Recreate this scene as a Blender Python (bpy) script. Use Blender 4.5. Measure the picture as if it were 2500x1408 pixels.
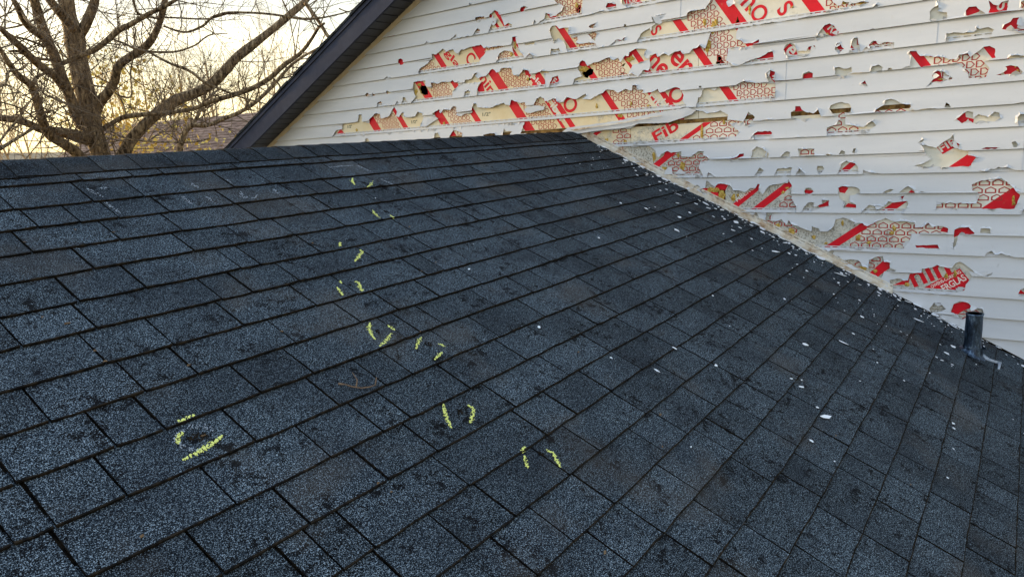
import bpy, bmesh, math, random
from math import sin, cos, pi, radians, sqrt
from mathutils import Vector, Matrix, noise
from mathutils.geometry import delaunay_2d_cdt
random.seed(7)
for o in list(bpy.data.objects): bpy.data.objects.remove(o)
SC = bpy.context.scene
COL = SC.collection

# ---------------------------------------------------------------- camera, world, sun
D = 2.95            # horizontal metres from the camera back to the ridge
W = 4.887           # distance to the siding wall
S = 0.49329         # pitch of the near roof
RS = 0.4767         # pitch of the upper gable
CAM = Vector((0, -D, -0.03838))
F = 1702.1          # focal length in photo pixels (2500 wide)
RM = ((0.58669553, -0.20247414, 0.78402702), (-0.80750621, -0.07338399, 0.58526243), (-0.06102457, -0.97651783, -0.20659517))
cam = bpy.data.objects.new('camera', bpy.data.cameras.new('camera'))
COL.objects.link(cam); SC.camera = cam
m = Matrix(((RM[0][0], -RM[0][1], -RM[0][2], CAM.x), (RM[1][0], -RM[1][1], -RM[1][2], CAM.y), (RM[2][0], -RM[2][1], -RM[2][2], CAM.z), (0, 0, 0, 1)))
cam.matrix_world = m
cam.data.sensor_width = 36; cam.data.lens = F / 2500 * 36
cam.data.clip_start = 0.05; cam.data.clip_end = 3000

SUN_EL = 9.0
SUN_DIR = Vector((-0.20, 0.98, 0)).normalized()      # horizontal direction towards the sun
wd = bpy.data.worlds.new('World'); SC.world = wd; wd.use_nodes = True
nt = wd.node_tree; nt.nodes.clear()
def N(nt, t, **k):
    n = nt.nodes.new(t)
    for a, v in k.items(): setattr(n, a, v)
    return n
sky = N(nt, 'ShaderNodeTexSky', sky_type='NISHITA', sun_disc=False)
sky.sun_elevation = radians(SUN_EL)
sky.sun_rotation = math.atan2(SUN_DIR.x, SUN_DIR.y)
sky.air_density = 1.0; sky.dust_density = 2.0; sky.ozone_density = 1.0
tc = N(nt, 'ShaderNodeTexCoord')
mp = N(nt, 'ShaderNodeMapping'); mp.inputs['Scale'].default_value = (1.0, 1.4, 11.0); mp.inputs['Rotation'].default_value = (0.12, 0.1, 0.5)
nz = N(nt, 'ShaderNodeTexNoise'); nz.inputs['Scale'].default_value = 1.6; nz.inputs['Detail'].default_value = 7; nz.inputs['Roughness'].default_value = .55
cr = N(nt, 'ShaderNodeValToRGB'); cr.color_ramp.elements[0].position = .44; cr.color_ramp.elements[1].position = .58
cr.color_ramp.elements[0].color = (.35, .35, .35, 1); cr.color_ramp.elements[1].color = (.95, .95, .95, 1)
# thin cloud layer: warm white close to the horizon, cool white above
sp = N(nt, 'ShaderNodeSeparateXYZ')
cz = N(nt, 'ShaderNodeValToRGB')
cz.color_ramp.elements[0].position = 0.0; cz.color_ramp.elements[0].color = (11.5, 9.0, 4.4, 1)
cz.color_ramp.elements[1].position = 0.55; cz.color_ramp.elements[1].color = (5.6, 7.4, 10.2, 1)
e = cz.color_ramp.elements.new(.10); e.color = (12.2, 10.6, 6.8, 1)
e = cz.color_ramp.elements.new(.24); e.color = (10.8, 10.8, 9.8, 1)
mx = N(nt, 'ShaderNodeMixRGB')
bg = N(nt, 'ShaderNodeBackground'); bg.inputs['Strength'].default_value = 0.10
out = N(nt, 'ShaderNodeOutputWorld')
L = nt.links.new
L(tc.outputs['Generated'], mp.inputs['Vector']); L(mp.outputs[0], nz.inputs['Vector']); L(nz.outputs['Fac'], cr.inputs[0])
L(tc.outputs['Generated'], sp.inputs[0]); L(sp.outputs['Z'], cz.inputs[0])
L(cr.outputs[0], mx.inputs[0]); L(sky.outputs[0], mx.inputs[1]); L(cz.outputs[0], mx.inputs[2])
L(mx.outputs[0], bg.inputs[0]); L(bg.outputs[0], out.inputs[0])

sun = bpy.data.objects.new('sun', bpy.data.lights.new('sun', 'SUN')); COL.objects.link(sun)
sun.data.energy = 3.4; sun.data.angle = radians(6); sun.data.color = (1.0, .74, .42)
sd = Vector((SUN_DIR.x * cos(radians(SUN_EL)), SUN_DIR.y * cos(radians(SUN_EL)), sin(radians(SUN_EL))))
sun.rotation_euler = sd.to_track_quat('Z', 'Y').to_euler()
SC.view_settings.view_transform = 'Standard'; SC.view_settings.look = 'None'
SC.view_settings.exposure = 1.05; SC.view_settings.gamma = 1
SC.view_settings.use_curve_mapping = False

# ---------------------------------------------------------------- measuring helpers (photo pixel -> place in the scene)
def ray(p):
    a = (p[0] - 1250, p[1] - 704, F)
    return Vector([sum(RM[i][j] * a[j] for j in range(3)) for i in range(3)])
def at_wall(p, off=0.0):
    d = ray(p); P = CAM + d * ((W - off - CAM.x) / d.x); return P.y, P.z
def at_roof(p):                     # near slope: z = S*y ; returns x, v (slope distance below the ridge)
    d = ray(p); t = (S * CAM.y - CAM.z) / (d.z - S * d.y); P = CAM + d * t
    return P.x, -P.y * sqrt(1 + S * S)
def at_dist(p, dist):
    d = ray(p); h = sqrt(d.x * d.x + d.y * d.y); return CAM + d * (dist / h)
RN = Vector((0, -S, 1)).normalized()            # roof normal
RD = Vector((0, -1, -S)).normalized()           # down the slope
def RP(x, v, h=0.0): return Vector((x, 0, 0)) + RD * v + RN * h
def project(P):
    q = P - CAM; c = [sum(RM[i][j] * q[i] for i in range(3)) for j in range(3)]
    if c[2] < .05: return None
    return (c[0] / c[2] * F + 1250, c[1] / c[2] * F + 704, c[2])
TILE = dict(R1=(0, 0, .36), R2=(800, 0, .2841), R3=(1350, 0, .29836), R4=(1900, 0, .29836), R5=(1500, 280, .25565), R6=(1900, 380, .36923),
            T1=(0, 300, .32), T2=(700, 300, .32), T3=(0, 700, .32), T4=(700, 700, .32), T5=(1500, 700, .5028), T6=(500, 950, .4),
            T7=(0, 1000, .2897), Z1=(1250, 900, .3607), Z2=(1850, 700, .2841), Z3=(1850, 1000, .2898))
def PX(r, p):
    o = TILE[r]; return (o[0] + p[0] * o[2], o[1] + p[1] * o[2])

# ---------------------------------------------------------------- object helpers
def link(name, me, mat=None, parent=None):
    o = bpy.data.objects.new(name, me); COL.objects.link(o)
    if mat and me is not None and not me.materials: me.materials.append(mat)
    if parent: o.parent = parent
    return o
def tag(o, label=None, cat=None, group=None, kind=None):
    if label: o['label'] = label
    if cat: o['category'] = cat
    if group: o['group'] = group
    if kind: o['kind'] = kind
    return o
def thing(name, label, cat, loc=(0, 0, 0), group=None):
    o = bpy.data.objects.new(name, None); COL.objects.link(o); o.location = loc; o.empty_display_size = .1
    bpy.context.view_layer.update() if False else None
    return tag(o, label, cat, group)
class MB:
    def __init__(s): s.v = []; s.f = []; s.mi = []
    def add(s, vs, fs, mi=0):
        b = len(s.v); s.v += [tuple(v) for v in vs]; s.f += [tuple(b + i for i in f) for f in fs]; s.mi += [mi] * len(fs)
    def box(s, a, b, mi=0):
        x0, y0, z0 = a; x1, y1, z1 = b
        s.add([(x0, y0, z0), (x1, y0, z0), (x1, y1, z0), (x0, y1, z0), (x0, y0, z1), (x1, y0, z1), (x1, y1, z1), (x0, y1, z1)],
              [(0, 3, 2, 1), (4, 5, 6, 7), (0, 1, 5, 4), (1, 2, 6, 5), (2, 3, 7, 6), (3, 0, 4, 7)], mi)
    def hexa(s, p, mi=0):           # 8 points: bottom 4, top 4
        s.add(p, [(0, 3, 2, 1), (4, 5, 6, 7), (0, 1, 5, 4), (1, 2, 6, 5), (2, 3, 7, 6), (3, 0, 4, 7)], mi)
    def tube(s, pts, rad, n=6, mi=0, cap=True, lump=0.0):
        if len(pts) < 2: return
        pts = [Vector(p) for p in pts]; rings = []
        up = Vector((0.3, 0.2, 1)).normalized(); prev = None
        for i, p in enumerate(pts):
            t = (pts[min(i + 1, len(pts) - 1)] - pts[max(i - 1, 0)])
            if t.length < 1e-9: t = Vector((0, 0, 1))
            t.normalize()
            a = t.cross(up) if prev is None else prev - t * prev.dot(t)
            if a.length < 1e-4: a = t.cross(Vector((1, 0, 0)))
            a.normalize(); prev = a; b = t.cross(a)
            r = rad[i] if hasattr(rad, '__len__') else rad
            rings.append([p + (a * cos(2 * pi * k / n) + b * sin(2 * pi * k / n)) * r * (1 + lump * noise.noise((p + a * cos(2 * pi * k / n) + b * sin(2 * pi * k / n)) * 4)) for k in range(n)])
        vs = [v for r in rings for v in r]; fs = []
        for i in range(len(rings) - 1):
            for k in range(n):
                fs.append((i * n + k, i * n + (k + 1) % n, (i + 1) * n + (k + 1) % n, (i + 1) * n + k))
        if cap: fs.append(tuple(range(n))[::-1]); fs.append(tuple((len(rings) - 1) * n + k for k in range(n)))
        s.add(vs, fs, mi)
    def build(s, name, mats, parent=None, smooth=False):
        me = bpy.data.meshes.new(name); me.from_pydata(s.v, [], s.f)
        if not isinstance(mats, (list, tuple)): mats = [mats]
        for mt in mats: me.materials.append(mt)
        if len(mats) > 1: me.polygons.foreach_set('material_index', s.mi)
        if smooth: me.polygons.foreach_set('use_smooth', [True] * len(s.f))
        me.update()
        return link(name, me, None, parent)
def inpoly(x, y, poly):
    c = False; j = len(poly) - 1
    for i in range(len(poly)):
        xi, yi = poly[i]; xj, yj = poly[j]
        if (yi > y) != (yj > y) and x < (xj - xi) * (y - yi) / (yj - yi) + xi: c = not c
        j = i
    return c

# ---------------------------------------------------------------- materials
MATS = {}
def mat(name, col=(.5, .5, .5), rough=.7, spec=.3):
    mt = bpy.data.materials.new(name); mt.use_nodes = True
    b = mt.node_tree.nodes['Principled BSDF']
    b.inputs['Base Color'].default_value = (*col, 1); b.inputs['Roughness'].default_value = rough
    b.inputs['Specular IOR Level'].default_value = spec
    MATS[name] = mt; return mt, mt.node_tree, b
def ramp(nt, fac, stops, interp='LINEAR'):
    r = N(nt, 'ShaderNodeValToRGB'); el = r.color_ramp.elements; r.color_ramp.interpolation = interp
    el[0].position, el[0].color = stops[0][0], (*stops[0][1], 1)
    el[1].position, el[1].color = stops[-1][0], (*stops[-1][1], 1)
    for p, c in stops[1:-1]: q = el.new(p); q.color = (*c, 1)
    nt.links.new(fac, r.inputs[0]); return r.outputs[0]
def noisetex(nt, scale, detail=2, rough=.5, vec=None, dist=0):
    n = N(nt, 'ShaderNodeTexNoise'); n.inputs['Scale'].default_value = scale; n.inputs['Detail'].default_value = detail
    n.inputs['Roughness'].default_value = rough; n.inputs['Distortion'].default_value = dist
    if vec is None:
        g = N(nt, 'ShaderNodeNewGeometry'); vec = g.outputs['Position']
    nt.links.new(vec, n.inputs['Vector']); return n.outputs['Fac']
def mixc(nt, fac, a, b, mode='MIX'):
    n = N(nt, 'ShaderNodeMixRGB', blend_type=mode)
    for i, v in enumerate((fac, a, b)):
        if hasattr(v, 'is_linked') or hasattr(v, 'links'): nt.links.new(v, n.inputs[i])
        elif isinstance(v, (int, float)): n.inputs[i].default_value = v
        else: n.inputs[i].default_value = (*v, 1)
    return n.outputs[0]
def bump(nt, b, h, strength=.3, dist=.01):
    n = N(nt, 'ShaderNodeBump'); n.inputs['Strength'].default_value = strength; n.inputs['Distance'].default_value = dist
    nt.links.new(h, n.inputs['Height']); nt.links.new(n.outputs[0], b.inputs['Normal'])
def mathn(nt, op, a, b=0.0, clamp=False):
    n = N(nt, 'ShaderNodeMath', operation=op, use_clamp=clamp)
    for i, v in enumerate((a, b)):
        if isinstance(v, (int, float)): n.inputs[i].default_value = v
        else: nt.links.new(v, n.inputs[i])
    return n.outputs[0]

def shingle_mat(name, lo=1.0):
    mt, t, b = mat(name, rough=.93, spec=.12)
    g1 = noisetex(t, 380, 2, .8); g2 = noisetex(t, 190, 2, .75)
    gran = mixc(t, .26, g1, g2)
    c = ramp(t, gran, [(.40, (.0012 * lo, .002 * lo, .003 * lo)), (.475, (.0068 * lo, .0105 * lo, .015 * lo)), (.54, (.024 * lo, .034 * lo, .042 * lo)), (.63, (.27 * lo, .33 * lo, .37 * lo))])
    # worn, dirty and bald patches
    clus = noisetex(t, 7, 2, .5)
    blot = mathn(t, 'ADD', mathn(t, 'MULTIPLY', noisetex(t, 29, 6, .70, dist=.3), 1.0), mathn(t, 'MULTIPLY', mathn(t, 'SUBTRACT', clus, .5), .45))
    blot = mathn(t, 'ADD', blot, mathn(t, 'MULTIPLY', mathn(t, 'SUBTRACT', gran, .5), -.55))
    c = mixc(t, ramp(t, blot, [(.537, (0, 0, 0)), (.60, (.93, .93, .93))]), c, (.0016, .0016, .002))
    tone = noisetex(t, 4, 3, .6)
    c = mixc(t, ramp(t, tone, [(.42, (0, 0, 0)), (.68, (.45, .45, .45))]), c, (.008, .010, .014))
    brown = noisetex(t, 2.6, 3, .6)
    c = mixc(t, ramp(t, brown, [(.54, (0, 0, 0)), (.68, (.6, .6, .6))]), c, mixc(t, .5, c, (.085, .070, .055)))
    oi = N(t, 'ShaderNodeObjectInfo')
    v = mathn(t, 'MULTIPLY_ADD', oi.outputs['Random'], .42); t.nodes[-1].inputs[2].default_value = .80
    hs = N(t, 'ShaderNodeHueSaturation'); t.links.new(v, hs.inputs['Value']); t.links.new(c, hs.inputs['Color'])
    t.links.new(hs.outputs[0], b.inputs['Base Color'])
    bump(t, b, gran, .9, .004)
    return mt
M_SH = shingle_mat('shingle_granules', 1.12); M_CAP = shingle_mat('ridge_granules', .55)
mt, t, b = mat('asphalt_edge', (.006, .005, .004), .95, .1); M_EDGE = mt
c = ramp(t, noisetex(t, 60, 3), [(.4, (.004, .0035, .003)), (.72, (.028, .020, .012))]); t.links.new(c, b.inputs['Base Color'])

mt, t, b = mat('white_vinyl', (.70, .70, .69), .42, .4); M_VINYL = mt
gpos = N(t, 'ShaderNodeNewGeometry')
mpv = N(t, 'ShaderNodeMapping'); mpv.inputs['Scale'].default_value = (1, .6, 4); t.links.new(gpos.outputs['Position'], mpv.inputs['Vector'])
c = ramp(t, noisetex(t, 1.7, 4, .6, mpv.outputs[0]), [(.3, (.53, .55, .58)), (.7, (.63, .645, .67))])
c = mixc(t, ramp(t, noisetex(t, 40, 4, .65), [(.60, (0, 0, 0)), (.8, (.25, .25, .25))]), c, (.42, .38, .30))
t.links.new(c, b.inputs['Base Color'])
mpg = N(t, 'ShaderNodeMapping'); mpg.inputs['Scale'].default_value = (1, 3, 40); t.links.new(gpos.outputs['Position'], mpg.inputs['Vector'])
bump(t, b, noisetex(t, 5, 3, .6, mpg.outputs[0]), .12, .003)
mt, t, b = mat('vinyl_edge_shade', (.20, .15, .10), .8, .2); M_TORNSHADE = mt; b.inputs['Base Color'].default_value = (.07, .045, .03, 1)  # edges of the white vinyl coloured dark to stand for gap shadow round holes
mt, t, b = mat('stained_vinyl', (.7, .66, .58), .5, .3); M_STAIN = mt
c = ramp(t, noisetex(t, 9, 5, .65), [(.38, (.70, .67, .60)), (.52, (.62, .55, .44)), (.66, (.36, .24, .14))]); t.links.new(c, b.inputs['Base Color'])

mt, t, b = mat('foam_sheathing', (.7, .62, .45), .6, .3); M_BOARD = mt
gp = N(t, 'ShaderNodeNewGeometry'); sx = N(t, 'ShaderNodeSeparateXYZ'); t.links.new(gp.outputs['Position'], sx.inputs[0])
# facer weathered most where rain splashes off the roof (lower left triangle)
hgt = mathn(t, 'SUBTRACT', sx.outputs['Z'], mathn(t, 'MULTIPLY', mathn(t, 'MINIMUM', sx.outputs['Y'], 0.0), S)); 
wear = mathn(t, 'MULTIPLY_ADD', hgt, -1.7); t.nodes[-1].inputs[2].default_value = .95
wear = mathn(t, 'MULTIPLY', wear, 1.0, True)
n1 = noisetex(t, 70, 5, .7)
yy = mathn(t, 'MULTIPLY_ADD', sx.outputs['Y'], -.9, True); t.nodes[-1].inputs[2].default_value = -.25
base = mixc(t, yy, ramp(t, noisetex(t, 4, 4, .6), [(.35, (.70, .57, .34)), (.65, (.78, .69, .49))]), ramp(t, noisetex(t, 5, 4, .6), [(.35, (.66, .62, .50)), (.65, (.78, .76, .68))]))
grey = ramp(t, n1, [(.36, (.10, .10, .09)), (.46, (.36, .34, .29)), (.56, (.58, .58, .54)), (.68, (.30, .23, .12))])
wear = mathn(t, 'MULTIPLY', wear, mathn(t, 'MULTIPLY_ADD', sx.outputs['Y'], -1.2, True)); t.nodes[-2].inputs[2].default_value = .0
fac = mathn(t, 'ADD', wear, mathn(t, 'MULTIPLY', mathn(t, 'SUBTRACT', noisetex(t, 11, 4, .65), .5), 1.6), True)
M_fac = ramp(t, fac, [(.22, (0, 0, 0)), (.50, (.9, .9, .9))])
c = mixc(t, M_fac, base, grey)
c = mixc(t, ramp(t, noisetex(t, 55, 5, .7), [(.66, (0, 0, 0)), (.72, (.7, .7, .7))]), c, (.10, .08, .04))
t.links.new(c, b.inputs['Base Color']); bump(t, b, n1, .3, .003)
def printmat(name, col, worn):
    mt, t, b = mat(name, col, .55, .3)
    c = ramp(t, noisetex(t, 60, 5, .7), [(.60, col), (.72, worn)])
    c = mixc(t, ramp(t, noisetex(t, 6, 3, .6), [(.4, (0, 0, 0)), (.7, (.35, .35, .35))]), c, tuple(x * .6 for x in col))
    t.links.new(c, b.inputs['Base Color']); return mt
M_RED = printmat('red_print', (.68, .004, .018), (.50, .12, .08))
M_HOUSE = printmat('dark_red_print', (.42, .035, .03), (.42, .20, .14))
M_WPRINT = printmat('white_print', (.78, .74, .66), (.6, .4, .3))
M_STAMP = printmat('green_stamp', (.16, .17, .11), (.4, .38, .28))
mt, t, b = mat('yellow_foam', (.50, .33, .06), .9, .1); M_FOAM = mt
c = ramp(t, noisetex(t, 90, 4, .7), [(.4, (.30, .18, .03)), (.62, (.62, .44, .12))]); t.links.new(c, b.inputs['Base Color'])
mt, t, b = mat('brown_board', (.17, .10, .04), .8, .1); M_OSB = mt
c = ramp(t, noisetex(t, 25, 4, .6), [(.35, (.07, .035, .012)), (.65, (.30, .18, .06))]); t.links.new(c, b.inputs['Base Color'])
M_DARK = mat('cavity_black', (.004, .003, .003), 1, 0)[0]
M_NAIL = mat('nail_steel', (.05, .045, .04), .5, .5)[0]
def painted(name, a, bb, rough=.5, scale=12):
    mt, t, b = mat(name, a, rough, .35)
    t.links.new(ramp(t, noisetex(t, scale, 5, .65), [(.35, a), (.7, bb)]), b.inputs['Base Color'])
    bump(t, b, noisetex(t, scale * 5, 3), .15, .003); return mt
M_FASCIA = painted('grey_fascia_metal', (.022, .029, .055), (.036, .044, .075), .85)
M_SOFFIT = painted('dark_soffit_metal', (.034, .036, .046), (.055, .056, .068), .5)
M_TRIM = painted('cream_trim', (.62, .50, .32), (.70, .60, .44), .5)
M_LEAD = None
mt, t, b = mat('weathered_lead', (.12, .15, .19), .42, .5); M_LEAD = mt
b.inputs['Metallic'].default_value = .55
mpl = N(t, 'ShaderNodeMapping'); mpl.inputs['Scale'].default_value = (1, 1, .35); g9 = N(t, 'ShaderNodeNewGeometry'); t.links.new(g9.outputs['Position'], mpl.inputs['Vector'])
t.links.new(ramp(t, noisetex(t, 45, 5, .7, mpl.outputs[0]), [(.36, (.008, .013, .022)), (.52, (.035, .060, .10)), (.64, (.14, .20, .27)), (.76, (.5, .56, .62))]), b.inputs['Base Color'])
M_LIP = painted('scraped_lead', (.16, .20, .26), (.55, .60, .66), .45, 60)
mt, t, b = mat('bark', (.1, .07, .05), .9, .15); M_BARK = mt
mpb = N(t, 'ShaderNodeMapping'); mpb.inputs['Scale'].default_value = (1, 1, .22); g8 = N(t, 'ShaderNodeNewGeometry'); t.links.new(g8.outputs['Position'], mpb.inputs['Vector'])
nb = noisetex(t, 26, 6, .7, mpb.outputs[0])
t.links.new(ramp(t, nb, [(.40, (.05, .033, .018)), (.5, (.23, .155, .085)), (.62, (.48, .35, .20))]), b.inputs['Base Color'])
bump(t, b, nb, 1.0, .06)
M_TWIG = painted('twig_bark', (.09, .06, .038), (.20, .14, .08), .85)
M_HAZETWIG = painted('hazy_twig_bark', (.26, .175, .085), (.44, .30, .15), .9)  # bark colour lightened to golden tan, painting in the haze over the back trees
M_LEAF = painted('yellow_leaves', (.55, .36, .05), (.75, .55, .14), .7)
M_FARROOF = None
mt, t, b = mat('brown_far_shingles', (.12, .08, .06), .9, .1); M_FARROOF = mt
mpf = N(t, 'ShaderNodeMapping'); mpf.inputs['Scale'].default_value = (1, 1, 3.5); g7 = N(t, 'ShaderNodeNewGeometry'); t.links.new(g7.outputs['Position'], mpf.inputs['Vector'])
t.links.new(ramp(t, noisetex(t, 5, 4, .6, mpf.outputs[0]), [(.38, (.11, .075, .062)), (.62, (.24, .17, .135))]), b.inputs['Base Color'])
M_CREAMWALL = painted('cream_house_wall', (.55, .47, .36), (.62, .54, .43), .8)
M_BROWNTRIM = painted('brown_barge_board', (.20, .08, .04), (.26, .11, .06), .7)
M_GROUND = painted('dry_grass', (.14, .11, .05), (.24, .18, .08), .95, 3)
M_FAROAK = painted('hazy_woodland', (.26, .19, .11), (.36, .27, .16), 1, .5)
def chalk(name, col):
    return painted(name, col, tuple(min(1, x * 1.15) for x in col), .95, 200)
M_YCHALK = chalk('yellow_chalk', (.70, .72, .20)); M_WCHALK = chalk('white_chalk', (.30, .34, .39))
M_CHIP = painted('vinyl_chip_white', (.74, .77, .80), (.80, .82, .85), .45)
M_DEADLEAF = painted('dead_leaf', (.07, .04, .02), (.24, .15, .07), .9, 60)
M_TWIGDEB = painted('fallen_twig_bark', (.10, .06, .035), (.22, .14, .08), .8, 60)

# ---------------------------------------------------------------- ground and far hills
g = MB(); g.add([(-600, -600, -5), (1500, -600, -5), (1500, 1500, -5), (-600, 1500, -5)], [(0, 1, 2, 3)])
tag(g.build('ground', M_GROUND), kind='structure')
# a low wooded rise far behind the trees
g = MB(); n = 90; vs = []; fs = []
for i in range(n + 1):
    a = radians(-25 + 130 * i / n); r = 260
    x, y = CAM.x + r * sin(a), CAM.y + r * cos(a)
    h = 5.5 + 3.0 * noise.noise(Vector((i * .13, 1, 0))) + 1.2 * noise.noise(Vector((i * .9, 5, 0)))
    vs += [(x, y, -5.5), (x * .93, y * .93, h * .55), (x, y, h), (x * 1.1, y * 1.1, h * .8)]
for i in range(n):
    for k in range(3): fs.append((4 * i + k, 4 * (i + 1) + k, 4 * (i + 1) + k + 1, 4 * i + k + 1))
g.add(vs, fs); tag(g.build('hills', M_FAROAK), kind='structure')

# ---------------------------------------------------------------- the near roof
roof = thing('shingle_roof', 'dark slate grey asphalt shingle roof sloping down from its ridge to the torn white wall', 'roof')
EDGES = [.2115, .3752, .5059, .6466, .786, .9346, 1.071, 1.2175, 1.356, 1.496, 1.642, 1.785, 1.921, 2.057, 2.198, 2.340, 2.484, 2.631, 2.773, 2.920, 3.064, 3.206, 3.352]
while EDGES[-1] < 5.0: EDGES.append(EDGES[-1] + .143)
X0, X1 = -1.9, W - .035
JT = dict(
T1=[(620,450),(985,405),(1220,390),(1785,350),(2300,310),(635,555),(1015,510),(1690,440),(1975,415),(2360,380),(220,750),(545,720),(830,680),(1215,635),(1700,575),(2200,530),
 (175,940),(845,850),(1310,780),(1895,700),(2240,650),(2440,620),(635,1060),(1400,935),(1810,870),(2160,815),(1020,1200),(1740,1055),(1880,1020),(2350,940),(1600,1290),(1820,1230),(2180,1150)],
T2=[(330,300),(655,270),(960,245),(1160,230),(1640,195),(1850,175),(2080,155),(150,385),(340,370),(570,340),(930,320),(1220,300),(1500,270),(1740,250),(2110,210),
 (150,500),(320,480),(640,445),(830,430),(1200,400),(1310,390),(1440,370),(1730,340),(2060,290),(2260,270),(240,630),(640,570),(920,540),(1120,510),(1330,485),(1540,450),(1700,440),(1950,410),(2340,360),
 (360,750),(640,700),(1000,650),(1210,615),(1350,595),(1630,560),(1820,520),(1980,510),(2210,480),(160,930),(640,850),(900,810),(1130,760),(1390,720),(1580,690),(1830,640),(1990,610),(2140,570),(2420,530),
 (30,1190),(600,1010),(1020,930),(1380,850),(1690,780),(1850,750),(2020,705),(2300,640),(90,1310),(420,1240),(960,1110),(1100,1080),(1300,1010),(1690,920),(1960,850),(2090,815),(2310,750),(2440,720),
 (710,1350),(1050,1270),(1370,1170),(1570,1120),(1920,1030),(2080,990),(2230,920),(2430,870),(1490,1350),(1760,1240),(1930,1190)],
T3=[(85,390),(650,255),(1640,60),(720,510),(1220,370),(1750,230),(2290,80),(270,920),(1010,720),(1400,590),(2140,360),(780,1130),(1140,990),(1860,720),(2270,590),(755,1370),(1810,1070),(2420,790),(2370,1190)],
T4=[(100,90),(450,210),(740,120),(1080,50),(1480,90),(90,590),(780,320),(900,290),(620,670),(1210,430),(1090,240),(810,580),(1500,320),(1840,165),(2140,55),(1690,490),(1930,380),(2240,230),(2400,150),(1250,690),(790,900),(250,820),
 (590,1010),(190,1200),(1590,830),(2010,600),(2330,430),(1000,1160),(1840,1050),(2070,900),(2320,720),(580,1330),(2230,1170),(1980,1330)],
T6=[(200,240),(640,330),(90,620),(930,520),(1000,480),(530,740),(720,1000),(930,890),(1500,520),(1770,700),(1500,900),(2370,630),(2120,850),(2440,970),(500,1050)],
T7=[(60,570),(840,200),(930,590),(340,850),(2000,160),(1840,670),(560,1230),(50,1090),(1720,1230),(2360,760)],
Z1=[(110,380),(290,230),(540,80),(470,480),(250,640),(790,250),(1090,50),(260,1070),(1260,200),(920,510),(530,840),(1060,380),(1680,170),(1480,50),(880,1040),(1560,290),(1120,760),(1430,420),(670,1250),(1350,500),(1180,1240),(1740,430),(1600,690),(1370,1000),(1690,1150)],
Z2=[(540,380),(250,310),(365,205),(440,155),(90,480),(405,515),(340,580),(220,720),(700,605),(765,520),(850,410),(895,355),(640,280),(700,225),(560,50),(825,110),(950,300),(1050,180),(540,810),(485,885),(1010,660),(1070,550),(1145,450),(1200,385),(1270,260),
 (910,830),(800,995),(390,1000),(720,1120),(80,950),(1360,605),(1415,500),(1455,430),(1300,750),(1255,820),(1195,960),(1130,1110),(1680,535),(1630,665),(1590,810),(1545,925),(1500,1080),(1905,675),(1870,860),(1845,965),(1800,1165),(1435,1255),(2145,795),(2135,895),(2120,1070),(2100,1275),(610,1295),(990,1315),(160,1290),(1725,1335)],
Z3=[(460,475),(345,650),(905,475),(840,600),(680,945),(1255,650),(1315,455),(1165,870),(1070,1180),(1695,455),(1605,795),(1525,1185),(2010,655),(2000,790),(2040,490),(1965,1075),(1935,1285),(485,1275),(120,1150)])
joints = [[] for _ in EDGES]
for k, pts in JT.items():
    for p in pts:
        x, v = at_roof(PX(k, p))
        for i, ev in enumerate(EDGES):
            lo = EDGES[i - 1] if i else .14
            if lo <= v < ev:
                if all(abs(x - q) > .055 for q in joints[i]): joints[i].append(x)
                break
rj = random.Random(3)
TABS = []      # (course, x0, x1)
for i in range(len(EDGES)):
    js = sorted(j for j in joints[i] if X0 + .08 < j < X1 - .05)
    xs = [X0] + js + [X1]; full = [X0]
    for a, b_ in zip(xs[:-1], xs[1:]):
        gap = b_ - a
        if gap > .46 and (a < .9 or b_ == X1 or gap > .75):
            # no joint is readable here: ordinary random tab widths
            q = a + rj.uniform(.14, .34)
            while q < b_ - .12: full.append(q); q += rj.uniform(.14, .34)
        full.append(b_)
    for a, b_ in zip(full[:-1], full[1:]): TABS.append((i, a, b_))
TH = .0062
def tab_geo(mb, i, x0, x1, rnd):
    ve = EDGES[i]; vt = (EDGES[i - 1] if i else .10) - .045
    gap = .0026 + rnd.uniform(0, .0014)
    lift = rnd.uniform(0, .0028); x0 += gap; x1 -= gap
    slant = rnd.uniform(-.0015, .0015)
    n = max(2, int((x1 - x0) / .045)); top = []; bot = []
    for j in range(n + 1):
        x = x0 + (x1 - x0) * j / n
        dv = .0022 * noise.noise(Vector((x * 30, ve * 7, 3))) + .005 * noise.noise(Vector((x * 1.6, ve * 3, 9))) + rnd.uniform(-.0008, .0008)
        curl = (.0035 if j in (0, n) else 0) * rnd.random()
        h = TH * 1.9 + lift + curl
        top.append(RP(x, ve + dv, h)); bot.append(RP(x, ve + dv - .001, h - TH - .001))
    ht = TH * .55; vs = []; fs = []; mi = []
    up = [RP(x0 + (x1 - x0) * j / n + slant, vt, ht) for j in range(n + 1)]
    lo = [RP(x0 + (x1 - x0) * j / n + slant, vt, ht - TH) for j in range(n + 1)]
    m_ = n + 1
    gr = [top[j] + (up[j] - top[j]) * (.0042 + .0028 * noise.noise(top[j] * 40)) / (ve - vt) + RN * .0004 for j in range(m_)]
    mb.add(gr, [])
    mb.add(top + bot + up + lo, [], 0)
    b0 = len(mb.v) - 4 * m_; bg = b0 - m_
    mb.f += [(b0 + 2 * m_ + j, bg + j, bg + j + 1, b0 + 2 * m_ + j + 1) for j in range(n)]; mb.mi += [0] * n
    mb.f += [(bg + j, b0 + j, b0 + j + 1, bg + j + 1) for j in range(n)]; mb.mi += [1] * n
    fs = [(j, m_ + j, m_ + j + 1, j + 1) for j in range(n)]
    fs += [(0, 2 * m_, 3 * m_, m_), (n, m_ + n, 3 * m_ + n, 2 * m_ + n)]
    mb.f += [tuple(b0 + q for q in f) for f in fs]; mb.mi += [1] * len(fs)
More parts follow.
